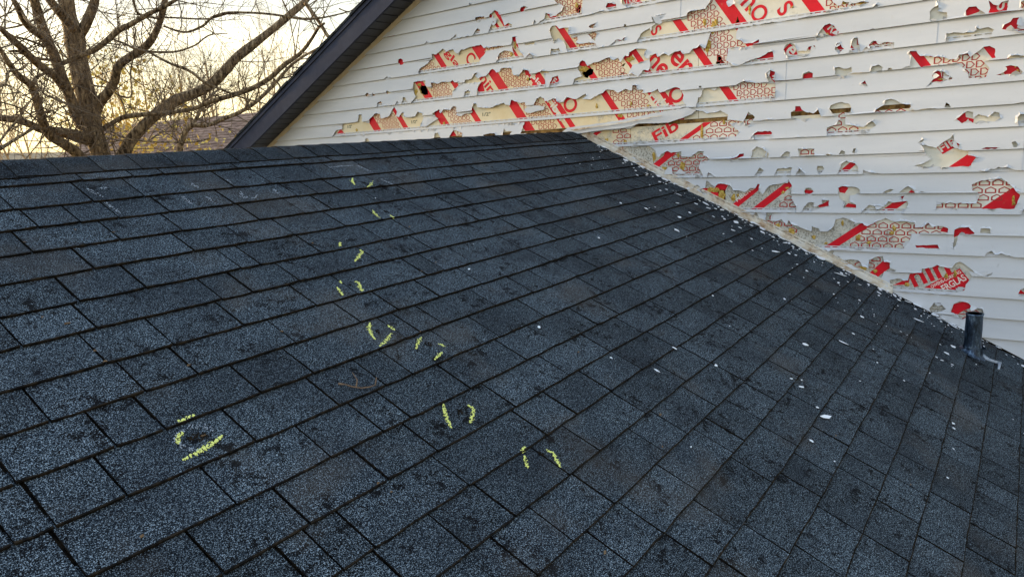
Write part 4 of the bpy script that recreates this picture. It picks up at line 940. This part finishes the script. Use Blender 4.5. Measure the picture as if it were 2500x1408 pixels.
# ---------------------------------------------------------------- vent pipe with its lead boot
base = at_roof((2370, 866)); bp = RP(base[0], base[1], .008)
pipe = thing('vent_pipe', 'weathered blue grey lead covered vent pipe standing on the roof near the wall', 'vent pipe', tuple(bp))
dist = (bp - CAM).length; pr_ = 21.5 * (project(bp)[2]) / F * .84
top = None
hh = .05
for i in range(400):
    hh = .05 + i * .001
    if project(bp + Vector((0, 0, hh)))[1] < 766: break
g = MB(); pts = []; rad = []
for j in range(7): pts.append((0, 0, -.02 + (hh + .02) * j / 6)); rad.append(pr_ * (1.06 if j < 2 else 1) * (1 + .02 * sin(j * 2)))
g.tube(pts, rad, 20, cap=False)
g.tube([(0, 0, hh), (0, 0, hh - .05)], [pr_ * .99, pr_ * .86], 20, cap=False)
g.tube([(0, 0, hh - .004), (0, 0, hh + .002), (0, 0, hh + .002), (0, 0, hh - .004)], [pr_ * 1.05, pr_ * 1.06, pr_ * .86, pr_ * .86], 20, cap=False)
g.tube([(0, 0, hh * .18), (0, 0, hh * .22)], [pr_ * 1.12, pr_ * 1.08], 20, cap=False)
o = g.build('pipe_sleeve', M_LEAD, pipe, True)
g = MB(); g.tube([(0, 0, hh - .06), (0, 0, hh - .055)], pr_ * .84, 20); g.build('pipe_bore', M_DARK, pipe)
# soft cone and crumpled flange
g = MB(); n = 20; vs = []
for ring, (rr_, h_) in enumerate([(1.0, .060), (1.08, .040), (1.2, .020), (1.45, .008), (1.75, .004)]):
    for k in range(n):
        a = 2 * pi * k / n; r_ = pr_ * rr_ * (1 + (.06 * sin(3 * a + ring) if ring > 2 else 0))
        P = Vector((cos(a) * r_, 0, 0)) + RD * (sin(a) * r_) + RN * (h_ + (.004 * noise.noise(Vector((cos(a) * 2, sin(a) * 2, ring))) if ring > 1 else 0))
        vs.append(P)
fs = [(r_ * n + k, r_ * n + (k + 1) % n, (r_ + 1) * n + (k + 1) % n, (r_ + 1) * n + k) for r_ in range(4) for k in range(n)]
g.add(vs, fs); g.build('lead_flange', M_LEAD, pipe, True)
# turned-up lead edge curving down to a small lip
g = MB(); pts = [(2380,858),(2392,872),(2408,883),(2422,889),(2436,893),(2432,908)]
pp = [RP(*at_roof(p), .012 + .010 * (i / 5)) - bp for i, p in enumerate(pts)]
g.tube(pp, [.022, .016, .012, .010, .009, .006], 6, lump=.3); g.build('flange_lip', M_LIP, pipe, True)

# ---------------------------------------------------------------- chips of broken siding lying on the roof
CH = dict(T2=[(2372,895,1.3),(1418,943,.8),(1385,1135,2.0),(2330,283,.8),(2320,336,.6),(670,597,.9),(2205,145,.6)], T4=[(1915,328,2.0),(2465,560,1.3)],
 T5=[(284,315,2.2),(195,418,3.2),(488,394,1.9),(364,790,1.3),(850,461,1.6),(902,463,1.1),(900,498,2.6),(918,292,2.6),(1058,47,1.2),(819,72,1.6),(473,53,1.2),(1183,77,1.4),(1197,155,2),(1153,238,1.3),(1268,379,1.2),(1185,468,1.1),(1398,466,1.1),(948,760,2.0),(975,600,1.6),(1057,863,1.0),(1608,938,1.3),(1637,672,2),(1640,697,1.6),(1637,797,1.4),(553,202,.9),(1636,300,2.6),(1606,332,2.4),(1558,350,1.2),(1583,366,1.8),(1632,388,1.2),(1524,427,1.1),(1383,228,.9),(1575,287,.9)],
 R5=[(100,455,3),(265,520,3),(300,585,2),(205,600,2),(410,606,5),(470,640,5),(630,708,3),(420,665,2.5),(490,735,2),(430,745,2),(590,868,2),(770,868,2),(860,870,4),(890,915,2.5),(295,920,2),(710,957,2),(1020,925,3),(935,990,1.5),(610,1003,2),(1150,1045,5),(1040,1020,2.5),(1190,1100,2),(1120,1125,2),(585,1125,3),(1030,1158,1.5),(1300,1050,5),(1340,1070,4),(1400,1110,4),(1400,1140,3),(1300,1205,1.5),(1105,1230,2),(1620,1245,3),(1525,1335,4),(1400,1295,1.2),(1310,1312,1.2),(1720,1360,1.5),(1960,1390,4),(50,868,1.6)],
 R6=[(60,595,1.4),(165,640,4),(265,690,2.5),(230,715,2),(115,735,1.6),(65,660,2.5),(180,775,2),(345,715,1.5),(425,770,2.2),(360,825,1),(450,850,1),(660,920,2.5),(760,940,4),(800,930,2),(910,1000,4),(1030,1060,4),(1160,1110,3),(530,865,1.5),(70,795,.8),(160,820,1),(355,932,1.2),(525,970,1.5),(545,1078,1.6),(485,1190,1.3),(170,1262,2.2),(30,965,1.6),(990,1015,1)])
LONG = [('T5',(1078,270),(1132,297),.006),('T5',(1440,165),(1488,186),.007),('R5',(570,765),(640,800),.006),('R6',(365,788),(450,820),.008),('R5',(1770,1300),(1850,1340),.007),('R6',(385,1235),(460,1270),.005),('R6',(880,1090),(945,1118),.007)]
rc = random.Random(17)
def chip(x, v, r, rot=None, asp=None, label='tiny white chip of broken siding lying on the dark shingles', grp='white siding chips scattered on the roof'):
    n = rc.randint(4, 7); asp = asp or rc.uniform(.35, .9); rot = rc.uniform(0, pi) if rot is None else rot; pts = []
    tl = rc.uniform(-.25, .25); base_h = roof_h(x, v) + .0008
    for j in range(n):
        a = 2 * pi * j / n + rc.uniform(-.35, .35); u = rc.uniform(.75, 1.2)
        p, q = r * u * cos(a), r * asp * u * sin(a)
        pts.append((p * cos(rot) - q * sin(rot), p * sin(rot) + q * cos(rot), .0010 + r * .10 + abs(tl) * .3 * (p + r)))
    c = RP(x, v, base_h); mb = MB(); k = n
    def wv(p, dh=0): return Vector((p[0], 0, 0)) + RD * p[1] + RN * (p[2] + dh)
    mb.add([wv(p, .0014) for p in pts] + [wv(p) for p in pts], [tuple(range(k))[::-1], tuple(range(k, 2 * k))] + [(j, (j + 1) % k, k + (j + 1) % k, k + j) for j in range(k)])
    o = mb.build('vinyl_chip', M_CHIP); o.location = c
    tag(o, label, 'chip', grp)
def crumb(x, v, r):
    n = rc.randint(4, 6); h = roof_h(x, v) + .0008; ph = rc.random() * 3; asp = rc.uniform(.35, .9)
    pts = [(r * rc.uniform(.7, 1.2) * cos(ph + 6.283 * j / n), r * asp * rc.uniform(.7, 1.2) * sin(ph + 6.283 * j / n)) for j in range(n)]
    CRUMB.add([RP(x + p, v + q, h + .0016) for p, q in pts] + [RP(x + p, v + q, h) for p, q in pts], [tuple(range(n))[::-1]] + [(j, (j + 1) % n, n + (j + 1) % n, n + j) for j in range(n)])
SPECIAL = {('T5',195,418):'broad notched white chip left of the middle of the lower right roof', ('T5',284,315):'rounded white chip lying across a shingle joint above the notched chip', ('T4',1915,328):'triangular white chip lying alone right of the yellow chalk marks', ('T2',1385,1135):'half moon white chip lying alone above the yellow chalk marks'}
for k, ls in CH.items():
    for (a, b_, s_) in ls:
        p = PX(k, (a, b_)); x, v = at_roof(p)
        if x > W - .02: x = W - .03
        q = project(RP(x, v)); r = s_ * 3.6 * q[2] / F * .72
        lab = SPECIAL.get((k, a, b_)); far = W - x
        if lab is None: chip(x, v, min(r * 1.12, .032))
        else: chip(x, v, min(r * 1.12, .032), label=lab, grp=None)
SL = ['long thin white sliver lying upslope of the vent pipe, farthest from the wall', 'long white sliver on the shingles halfway between the vent pipe and the roof corner', 'long white sliver near the top of the stained channel, among the chips', 'thick white sliver close to the wall below the stained channel', 'long white sliver against the channel above the big torn hole with stripes', 'narrow white sliver pointing down to the right in the middle of the lower right shingles', 'white sliver lying a hand from the wall just left of the vent pipe']
for k, a, b_, wdt in LONG:
    A, B = at_roof(PX(k, a)), at_roof(PX(k, b_)); A = (min(A[0], W - .03), A[1]); B = (min(B[0], W - .03), B[1])
    l = math.dist(A, B) / 2; chip((A[0] + B[0]) / 2, (A[1] + B[1]) / 2, l, math.atan2(B[1] - A[1], B[0] - A[0]), wdt / max(l, .01), SL.pop(0), None)
x, v = at_roof(PX('T5', (1020, 645))); chip(x, v, .029, .55, .40, 'largest long pointed white chip on the lower right shingles', None)
CRUMB = MB()
for _ in range(190):
    v = rc.uniform(.25, 4.4); x = W - .03 - abs(rc.gauss(0, .10)); crumb(x, v, rc.choice([.004, .006, .009, .014]) * rc.uniform(.8, 1.2))
for _ in range(110):
    v = rc.uniform(.25, 4.3); x = W - .026 - abs(rc.gauss(0, .022)); chip(x, v, rc.uniform(.007, .024), rc.uniform(1.1, 2.0), rc.uniform(.2, .6))
for _ in range(50):
    v = rc.uniform(.4, 4.0); x = W - rc.uniform(.1, 1.2); crumb(x, v, rc.uniform(.003, .006))
tag(CRUMB.build('siding_crumbs', M_CHIP), 'dust fine white crumbs of broken siding sprinkled along the foot of the wall', 'debris', kind='stuff')

# little leaf bits, grit and one fallen twig
for (k, a, b_, s_) in [('T1',865,860,1),('T1',570,840,1),('T2',930,815,1.3),('T2',1130,1085,1.2),('T2',1020,1155,1.2),('T3',515,310,1.8),('T3',325,258,1),('T3',2145,365,1.6),('T3',1440,628,1.4),('T3',725,520,1.2),('T3',800,605,1.2),('T4',1010,372,.8),('T4',2215,520,1.2),('T3',1545,1165,1.4),('Z1',995,325,1.6),('Z1',1005,550,1.2),('Z1',615,1270,1.2),('T7',1195,1105,1.2),('T7',1715,250,1.0),('T1',190,940,1.1),('T2',190,940,1.0),('T1',2380,940,1.0),('T6',1130,645,1.0),('T6',1050,600,1.2),('Z3',640,240,1.2),('Z3',1270,650,1.2),('T6',2430,1010,1.4)]:
    x, v = at_roof(PX(k, (a, b_))); r = .0042 * s_; mb = MB(); q = rc.uniform(0, 6); h = roof_h(x, v)
    pts = [(r * rc.uniform(.7, 1.3) * cos(q + j), r * .5 * rc.uniform(.7, 1.3) * sin(q + j), .001 + rc.uniform(0, .004)) for j in (0, 1.1, 2.2, 3.3, 4.4, 5.4)]
    V = [Vector((p[0], 0, 0)) + RD * p[1] + RN * p[2] for p in pts]
    mb.add(V + [w_ - RN * .0012 for w_ in V], [tuple(range(6))[::-1], tuple(range(6, 12))] + [(j, (j + 1) % 6, 6 + (j + 1) % 6, 6 + j) for j in range(6)])
    o = mb.build('leaf_scrap', M_DEADLEAF); o.location = RP(x, v, h); tag(o, 'tiny brown dead leaf scrap caught on the shingles', 'leaf', 'dead leaf scraps on the roof')
tw = [(385,770),(440,778),(490,795),(560,808),(620,800),(665,785)]
q = [at_roof(PX('T4', p)) for p in tw]; o0 = RP(*q[0], 0)
root = thing('fallen_twig', 'thin curved brown twig with a side shoot lying on the shingles', 'twig', tuple(o0))
g = MB(); g.tube([RP(x, v, roof_h(x, v) + .004) - o0 for x, v in q], [.0034, .0020, .0020, .0019, .0018, .0013], 6, lump=.3)
q2 = [at_roof(PX('T4', p)) for p in [(665,785),(668,750)]]; g.tube([RP(*q2[0], .016) - o0, RP(*q2[1], .03) - o0], [.002, .0016], 5)
g.build('stem', M_TWIGDEB, root, True)
q2 = [at_roof(PX('T4', p)) for p in [(520,798),(525,760),(485,715)]]; g = MB(); g.tube([RP(x, v, .018 + .006 * i) - o0 for i, (x, v) in enumerate(q2)], [.0022, .0018, .0012], 5); g.build('side_shoot', M_TWIGDEB, root, True)

# ---------------------------------------------------------------- the big bare tree
def catmull(pts, per=4):
    out_ = []; n = len(pts)
    for i in range(n - 1):
        p0, p1, p2, p3 = pts[max(i - 1, 0)], pts[i], pts[i + 1], pts[min(i + 2, n - 1)]
        for j in range(per):
            t_ = j / per
            out_.append([.5 * ((2 * b1) + (-a1 + c1) * t_ + (2 * a1 - 5 * b1 + 4 * c1 - d1) * t_ ** 2 + (-a1 + 3 * b1 - 3 * c1 + d1) * t_ ** 3) for a1, b1, c1, d1 in zip(p0, p1, p2, p3)])
    out_.append(list(pts[-1])); return out_
DT = 10.5
LIMBS = [
 # trunk
 ([(720,1500,80),(705,1200,72),(690,1080,66),(655,960,66),(620,840,68),(600,700,70),(560,560,66),(535,440,62),(515,330,68),(505,240,66),(470,130,52),(450,0,50),(440,-140,44),(430,-300,34)], DT, DT),
 ([(530,250,34),(580,170,34),(620,80,33),(645,0,30),(660,-120,26),(700,-260,20)], DT, DT - .4),
 ([(520,240,30),(470,160,34),(410,90,32),(360,30,30),(320,-30,28),(260,-140,22)], DT, DT - .8),
 ([(560,860,40),(510,760,38),(470,650,36),(420,520,36),(375,400,36),(330,290,34),(285,180,34),(255,80,32),(235,0,30),(220,-120,24)], DT, DT - .9),
 ([(0,190,18),(60,250,22),(130,310,26),(210,390,28),(290,460,30),(370,520,28),(430,590,26)], DT - 1.4, DT - .6),
 ([(90,0,16),(125,60,22),(165,140,26),(215,205,24),(280,255,22),(310,300,20)], DT - 1.6, DT - .8),
 ([(-60,240,10),(0,330,14),(60,430,20),(130,520,23),(200,570,26),(240,650,28),(265,740,30),(295,840,32),(340,920,34),(430,975,36),(520,1040,40),(570,1130,46)], DT - 1.6, DT - .2),
 ([(-60,790,24),(0,800,26),(150,825,26),(290,880,30),(430,900,38),(540,930,44),(640,960,44)], DT - .9, DT),
 ([(640,760,44),(680,690,36),(740,620,32),(780,540,30),(800,455,30),(870,395,28),(960,340,28),(1020,280,26),(1065,200,22),(1095,110,22),(1115,30,22),(1130,-80,18)], DT, DT - .8),
 ([(380,450,14),(450,420,16),(540,380,18),(640,340,20),(720,280,20),(800,210,20),(890,165,18),(1000,100,16),(1090,60,15),(1160,20,13),(1230,-20,10)], DT - .8, DT - 1.4),
 ([(700,1240,60),(770,1140,52),(830,1055,46),(880,960,42),(950,880,40),(1050,785,40),(1130,725,42),(1210,675,42),(1330,630,36),(1440,565,38),(1520,485,35),(1600,395,33),(1690,325,32),(1800,240,27),(1900,160,25),(1980,90,24),(2060,20,22),(2130,-60,18),(2250,-160,12)], DT, DT + .2),
 ([(700,880,16),(760,835,16),(850,792,18),(1000,775,16),(1150,765,14),(1320,735,15),(1430,690,17),(1600,640,18),(1720,595,18),(1830,530,18),(1930,440,17),(2040,360,14),(2110,270,12),(2160,190,10),(2200,160,8)], DT, DT - 1.5),
 ([(2070,20,14),(2120,90,14),(2170,160,13),(2220,240,12),(2300,330,10)], DT - .4, DT - .6),
 ([(60,350,7),(130,350,11),(200,385,12),(270,400,11),(390,412,10)], DT - 1.2, DT - .8),
 ([(230,560,14),(250,525,12),(300,500,10),(350,470,10)], DT - 1.2, DT - .9),
 ([(0,1010,14),(80,960,12),(180,900,10),(250,860,8)], DT - 2, DT - 1),
]
THIN = [
 ([(1000,350,8),(1150,430,9),(1280,480,10),(1390,560,10),(1520,615,8),(1650,665,6),(1830,712,4)], DT - .8, DT - 1.2),
 ([(740,260,7),(850,300,8),(910,330,9),(1010,350,8),(1100,355,8),(1200,350,7),(1320,310,6),(1420,240,5),(1540,230,3)], DT - .8, DT - 1.6),
 ([(1110,180,6),(1250,220,8),(1370,180,9),(1440,120,9),(1540,90,10),(1700,88,8),(1850,100,8),(1980,120,9),(2080,130,9),(2200,120,6),(2370,80,4)], DT - .5, DT - 1.8),
 ([(1030,120,5),(1180,122,6),(1400,130,6),(1540,95,6)], DT, DT - .6),
 ([(620,580,7),(740,600,5),(810,650,7),(890,650,6),(885,500,5),(900,400,5),(920,200,4)], DT - 1.0, DT - 1.2),
 ([(810,650,7),(840,720,6),(860,800,5)], DT - 1.0, DT - 1.1),
 ([(0,200,6),(120,180,7),(220,140,7),(330,70,6),(420,30,5)], DT - 1.5, DT - .5),
 ([(0,120,6),(60,90,6),(110,60,5)], DT - 2, DT - 1.8),
 ([(100,250,7),(180,270,8),(260,300,8),(300,320,8)], DT - 1.4, DT - 1),
 ([(0,690,5),(150,740,6),(230,800,6),(270,830,7)], DT - 2, DT - .8),
 ([(730,880,6),(860,940,6),(1000,960,6),(1150,965,5),(1300,965,5),(1420,940,4)], DT - 1, DT - 1.6),
 ([(900,0,7),(920,60,8),(950,100,9),(1080,130,8)], DT - 1, DT - .8),
 ([(1100,0,8),(1180,-30,8)], DT, DT),
 ([(0,960,8),(60,880,8),(130,800,7),(200,690,6)], DT - 2, DT - 1.6),
 ([(2300,60,5),(2370,80,4),(2440,20,3)], DT - 1.8, DT - 2),
 ([(1850,530,7),(1900,600,6),(1830,700,5)], DT - 1.2, DT - 1.2),
 ([(0,590,7),(40,560,9),(50,500,10),(80,480,9),(150,470,7),(190,430,5)], DT - 2.4, DT - 2),
]
def ztrace(tr, d0, d1):
    pts = []; n = len(tr)
    for i, (a, b_, r) in enumerate(tr):
        dd = d0 + (d1 - d0) * i / (n - 1); P = at_dist(PX('R1', (a, b_)), dd); z = project(P)[2]
        pts.append([P.x, P.y, P.z, r * .36 * z / F * .93])
    return catmull(pts, 5)
tb = at_dist(PX('R1', (720, 1500)), DT)
big = thing('big_bare_tree', 'big leafless tree with thick forking limbs behind the roof ridge', 'tree', (tb.x, tb.y, -5))
def off_(pts): return [Vector((p[0] - tb.x, p[1] - tb.y, p[2] + 5)) for p in pts]
twigs = MB(); rt = random.Random(31); ntw = [0]
def grow(mb, p, d, length, r, lev, rnd, sides=4, upw=.12):
    n = 4; pts = [p]; rad = [r]; q = p.copy(); dd = d.copy()
    for i in range(n):
        dd = (dd + Vector((rnd.uniform(-1, 1), rnd.uniform(-1, 1), rnd.uniform(-1, 1) + upw * 2)) * .24).normalized()
        q = q + dd * (length / n); pts.append(q.copy()); rad.append(r * (1 - .72 * (i + 1) / n))
    mb.tube(pts, rad, sides, cap=False)
    if lev > 0:
        for _ in range(rnd.randint(2, 4)):
            i = rnd.randint(1, n); dirc = (pts[min(i, n)] - pts[i - 1]).normalized()
            side = dirc.cross(Vector((rnd.uniform(-1, 1), rnd.uniform(-1, 1), rnd.uniform(-1, 1)))).normalized()
            grow(mb, pts[i], (dirc * .7 + side * rnd.uniform(.5, 1.0)).normalized(), length * rnd.uniform(.45, .75), rad[i] * .8 + .0003, lev - 1, rnd, 3, upw)
def sprout(pts, n, lo, hi, r0, lev):
    for _ in range(n):
        i = rt.randint(1, len(pts) - 2); P = Vector(pts[i][:3]); t_ = (Vector(pts[i + 1][:3]) - Vector(pts[i - 1][:3])).normalized()
        side = t_.cross(Vector((rt.uniform(-1, 1), rt.uniform(-1, 1), rt.uniform(-1, 1)))).normalized()
        d = (t_ * rt.uniform(-.2, .8) + side + Vector((0, 0, .25))).normalized()
        grow(twigs, Vector((P.x - tb.x, P.y - tb.y, P.z + 5)), d, rt.uniform(lo, hi), min(r0, pts[i][3] * .5) , lev, rt)
for i, (tr, d0, d1) in enumerate(LIMBS):
    pts = ztrace(tr, d0, d1); g = MB(); pl = off_(pts)
    if i == 0: pl = [Vector((.35, -.1, -.3)), Vector((.1, 0, 2.0))] + pl; rad = [.55, .40] + [p[3] for p in pts]
    else: rad = [p[3] for p in pts]
    g.tube(pl, rad, 14 if i == 0 else 10, lump=.16 if i == 0 else .12, cap=True)
    g.build('trunk' if i == 0 else 'limb', M_BARK, big, True)
    if i: sprout(pts, int(len(pts) * .30), .35, 1.15, .008, 2)
    else: sprout(pts[10:40], 6, .4, .9, .008, 2)
g = MB()
for tr, d0, d1 in THIN:
    pts = ztrace(tr, d0, d1); g.tube(off_(pts), [p[3] for p in pts], 6, lump=.1)
    sprout(pts, int(len(pts) * .38), .25, .85, .006, 2)
    gg = MB(); gg.tube(off_(pts), [p[3] for p in pts], 6, lump=.1); gg.build('branch', M_BARK, big, True)
# the dense nest of shoots round the low fork
for _ in range(46):
    P = at_dist(PX('R1', (rt.uniform(330, 720), rt.uniform(740, 980))), DT - rt.uniform(.3, 1.3))
    grow(twigs, Vector((P.x - tb.x, P.y - tb.y, P.z + 5)), Vector((rt.uniform(-1, 1), rt.uniform(-1, 1), rt.uniform(-.7, .8))).normalized(), rt.uniform(.2, .55), .008, 1, rt)
for _ in range(26):
    P = at_dist(PX('R1', (rt.uniform(0, 500), rt.uniform(560, 900))), DT - rt.uniform(0, 1.8))
    grow(twigs, Vector((P.x - tb.x, P.y - tb.y, P.z + 5)), Vector((rt.uniform(-1, 1), rt.uniform(-1, 1), rt.uniform(-.3, .8))).normalized(), rt.uniform(.3, .8), .007, 2, rt)
tag(twigs.build('twigs', M_TWIG, big), kind='stuff')

# ---------------------------------------------------------------- trees further back
def wood_tree(P, h, seed, mt, name, label, grp, leafy=False, spread=.5, r0=None):
    rnd = random.Random(seed); root = thing(name, label, 'tree', (P.x, P.y, -5), grp)
    g = MB(); cr_ = MB(); r0 = r0 or h * .012
    tp = [Vector((0, 0, -.2))]; d = Vector((rnd.uniform(-.1, .1), rnd.uniform(-.1, .1), 1)); n = 9
    for i in range(n): d = (d + Vector((rnd.uniform(-.12, .12), rnd.uniform(-.12, .12), .2))).normalized(); tp.append(tp[-1] + d * h / n)
    rad = [r0 * (1 - .88 * i / n) for i in range(n + 1)]
    g.tube(tp, rad, 7, cap=False); g.build('trunk', mt, root, True); ends = []
    def br(p, d, l, r, lev):
        pts = [p]; rr_ = [r]; q = p.copy(); dd = d.copy(); m_ = 4
        for i in range(m_):
            dd = (dd + Vector((rnd.uniform(-1, 1), rnd.uniform(-1, 1), rnd.uniform(-.6, 1.2))) * .17).normalized(); q = q + dd * l / m_; pts.append(q.copy()); rr_.append(r * (1 - .7 * (i + 1) / m_))
        cr_.tube(pts, rr_, 3, cap=False); ends.append(q)
        if lev > 0:
            for _ in range(rnd.randint(2, 4)):
                i = rnd.randint(1, m_); s_ = Vector((rnd.uniform(-1, 1), rnd.uniform(-1, 1), rnd.uniform(-.2, .9))).normalized()
                br(pts[i], ((pts[i] - pts[i - 1]).normalized() + s_ * .7).normalized(), l * rnd.uniform(.5, .75), rr_[i] * .8 + .0008, lev - 1)
    for _ in range(11):
        i = rnd.randint(4, n); a = rnd.uniform(0, 2 * pi)
        br(tp[i], Vector((cos(a) * spread, sin(a) * spread, 1)).normalized(), h * rnd.uniform(.18, .34), rad[i] * .5 + .002, 3)
    cr_.build('crown', mt, root)
    if leafy:
        lf = MB()
        for e_ in ends:
            for _ in range(3):
                p = e_ + Vector((rnd.gauss(0, .16), rnd.gauss(0, .16), rnd.gauss(0, .16))); s_ = rnd.uniform(.03, .065)
                a = Vector((rnd.uniform(-1, 1), rnd.uniform(-1, 1), rnd.uniform(-1, 1))).normalized() * s_; b_ = a.cross(Vector((rnd.uniform(-1, 1), rnd.uniform(-1, 1), .5))).normalized() * s_ * .7
                lf.add([p + a, p + b_, p - a, p - b_], [(0, 1, 2, 3)])
        tag(lf.build('leaves', M_LEAF, root), kind='stuff')
    return root
BT = [(-60,27,9.0),(30,34,10.5),(95,30,9.0),(150,38,11),(225,33,10.5),(275,26,10.2),(318,34,12),(352,28,10.6),(398,36,12.8),(440,29,11),(478,40,14.0),(520,31,12.0),(560,38,14.0),(600,33,12.6),(648,42,15.0),(700,36,13.5),(745,44,15),(800,40,14)]
ORD = ['first', 'second', 'third', 'fourth', 'fifth', 'sixth', 'seventh', 'eighth', 'ninth', 'tenth', 'eleventh', 'twelfth', 'thirteenth']
BT = [(-60,27,250),(30,34,235),(110,30,262),(225,33,250),(288,30,200),(335,37,165),(398,34,175),(455,31,205),(500,40,135),(548,33,150),(600,38,160),(660,42,150),(730,40,150)]
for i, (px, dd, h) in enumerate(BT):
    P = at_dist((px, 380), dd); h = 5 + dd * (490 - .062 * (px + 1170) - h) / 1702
    wood_tree(P, h, 100 + i, M_HAZETWIG, 'bare_tree', 'slender bare tree, %s from the left in the far row behind the ridge' % ORD[i], 'bare trees behind the neighbouring roof')
P = at_dist((438, 330), 17.5); wood_tree(P, 5.75, 77, M_HAZETWIG, 'small_leafy_tree', 'small tree with a few pale yellow leaves in front of the brown roof', None, True, .8)
P = at_dist((352, 340), 18.5); wood_tree(P, 5.45, 78, M_HAZETWIG, 'small_leafy_tree', 'low shrubby tree with sparse yellow leaves left of the other yellow one', None, True, .9)
# crooked middle-distance tree whose stem rises in front of the brown roof
tr0 = [([(1190,1200,26),(1215,1030,24),(1235,950,23),(1265,880,22),(1310,850,18),(1400,852,15),(1520,805,14),(1640,755,14),(1750,680,13),(1870,560,12),(1990,430,10),(2160,325,7)], 14, 13.4), ([(1290,870,16),(1340,790,13),(1365,720,11),(1420,660,8),(1500,590,5)], 14, 14.2), ([(1250,930,8),(1160,860,6),(1100,780,5),(1060,640,3)], 14, 14.3)]
P = at_dist(PX('R1', tr0[0][0][0][:2]), 14)
ct = thing('crooked_tree', 'crooked bare tree with one long limb sweeping right in front of the brown roof', 'tree', (P.x, P.y, -5))
tb2 = P; tw2 = MB(); keep = twigs; 
for i, (tr, d0, d1) in enumerate(tr0):
    pts = ztrace(tr, d0, d1); pl = [Vector((p[0] - P.x, p[1] - P.y, p[2] + 5)) for p in pts]; rad = [p[3] for p in pts]
    if i == 0: pl = [Vector((-.1, 0, -.2)), Vector((-.05, 0, 2))] + pl; rad = [.24, .2] + rad
    g = MB(); g.tube(pl, rad, 8, lump=.12); g.build('trunk' if i == 0 else 'limb', M_BARK, ct, True)
    for _ in range(26):
        j = rt.randint(8, len(pl) - 2) if i == 0 else rt.randint(2, len(pl) - 2); t_ = (pl[j + 1] - pl[j - 1]).normalized(); sd_ = t_.cross(Vector((rt.uniform(-1, 1), rt.uniform(-1, 1), rt.uniform(-1, 1)))).normalized()
        grow(tw2, pl[j], (t_ * .5 + sd_ + Vector((0, 0, .3))).normalized(), rt.uniform(.4, 1.3), min(.012, rad[j] * .5), 2, rt)
tag(tw2.build('twigs', M_TWIG, ct), kind='stuff')

# ---------------------------------------------------------------- the neighbouring house
hd = 22.0
A = at_dist((258, 307), hd + 1.5); B = at_dist((660, 299), hd - 3)
B.z = A.z = (A.z + B.z) / 2
u = (B - A); u.z = 0; u.normalize(); nn = Vector((u.y, -u.x, 0))      # towards the camera side
if nn.dot(CAM - A) < 0: nn = -nn
nb_ = thing('neighbour_house', 'low house with a brown shingle roof seen between the tree limbs', 'house', (A.x, A.y, -5))
O = Vector((A.x, A.y, -5)); Bx = B + u * 6; h3 = Vector((0, 0, -2.4)); dep = 4.6
a1, a2 = A, Bx; e1, e2 = A + nn * dep + h3, Bx + nn * dep + h3; f1, f2 = A - nn * dep + h3, Bx - nn * dep + h3
def slab(p0, p1, p2, p3, th):
    n_ = (p1 - p0).cross(p3 - p0).normalized() * th; return [p - O for p in (p0, p1, p2, p3)] + [p + n_ - O for p in (p0, p1, p2, p3)]
g = MB(); up3 = Vector((0, 0, .12))
g.hexa([p - O for p in (a1, e1, e2, a2)] + [p + up3 - O for p in (a1, e1, e2, a2)]); g.hexa([p - O for p in (a1, a2, f2, f1)] + [p + up3 - O for p in (a1, a2, f2, f1)])
g.build('roof', M_FARROOF, nb_)
# courses that can just be told apart: thin butt strips
g = MB()
for j in range(1, 36):
    p0 = a1 + (e1 - a1) * (j / 36) + up3 + nn * .002; p1 = a2 + (e2 - a2) * (j / 36) + up3; hh_ = Vector((0, 0, .010))
    q0, q1 = p0 - nn * .115 + Vector((0, 0, .060)), p1 - nn * .115 + Vector((0, 0, .060))
    g.hexa([p - O for p in (q0, p0, p1, q1)] + [q0 - O + hh_ * .05, p0 - O + hh_, p1 - O + hh_, q1 - O + hh_ * .05])
g.build('shingle_courses', M_FARROOF, nb_)
g = MB(); i1, i2 = A + u * .35, Bx - u * .35; lo3 = Vector((0, 0, -5 - A.z))
for pp_ in (i1, i2):
    r_, s1, s2 = pp_ - up3 * .2, pp_ + nn * (dep - .5) + h3 * .9, pp_ - nn * (dep - .5) + h3 * .9
    g.add([r_ - O, s1 - O, Vector((s1.x, s1.y, -5)) - O, Vector((s2.x, s2.y, -5)) - O, s2 - O], [(0, 1, 2, 3, 4)])
s1, s2 = i1 + nn * (dep - .5) + h3 * .9, i2 + nn * (dep - .5) + h3 * .9
g.add([s1 - O, s2 - O, Vector((s2.x, s2.y, -5)) - O, Vector((s1.x, s1.y, -5)) - O], [(0, 1, 2, 3)])
g.build('wall', M_CREAMWALL, nb_)
g = MB()
for e_ in (e1, f1):
    o3 = Vector((0, 0, -.22)); g.hexa([p - O for p in (a1 + o3 - u * .04, a1 + o3 + u * .03, e_ + o3 + u * .03, e_ + o3 - u * .04)] + [p - O for p in (a1 + up3 - u * .04, a1 + up3 + u * .03, e_ + up3 + u * .03, e_ + up3 - u * .04)])
g.build('barge_board', M_BROWNTRIM, nb_)
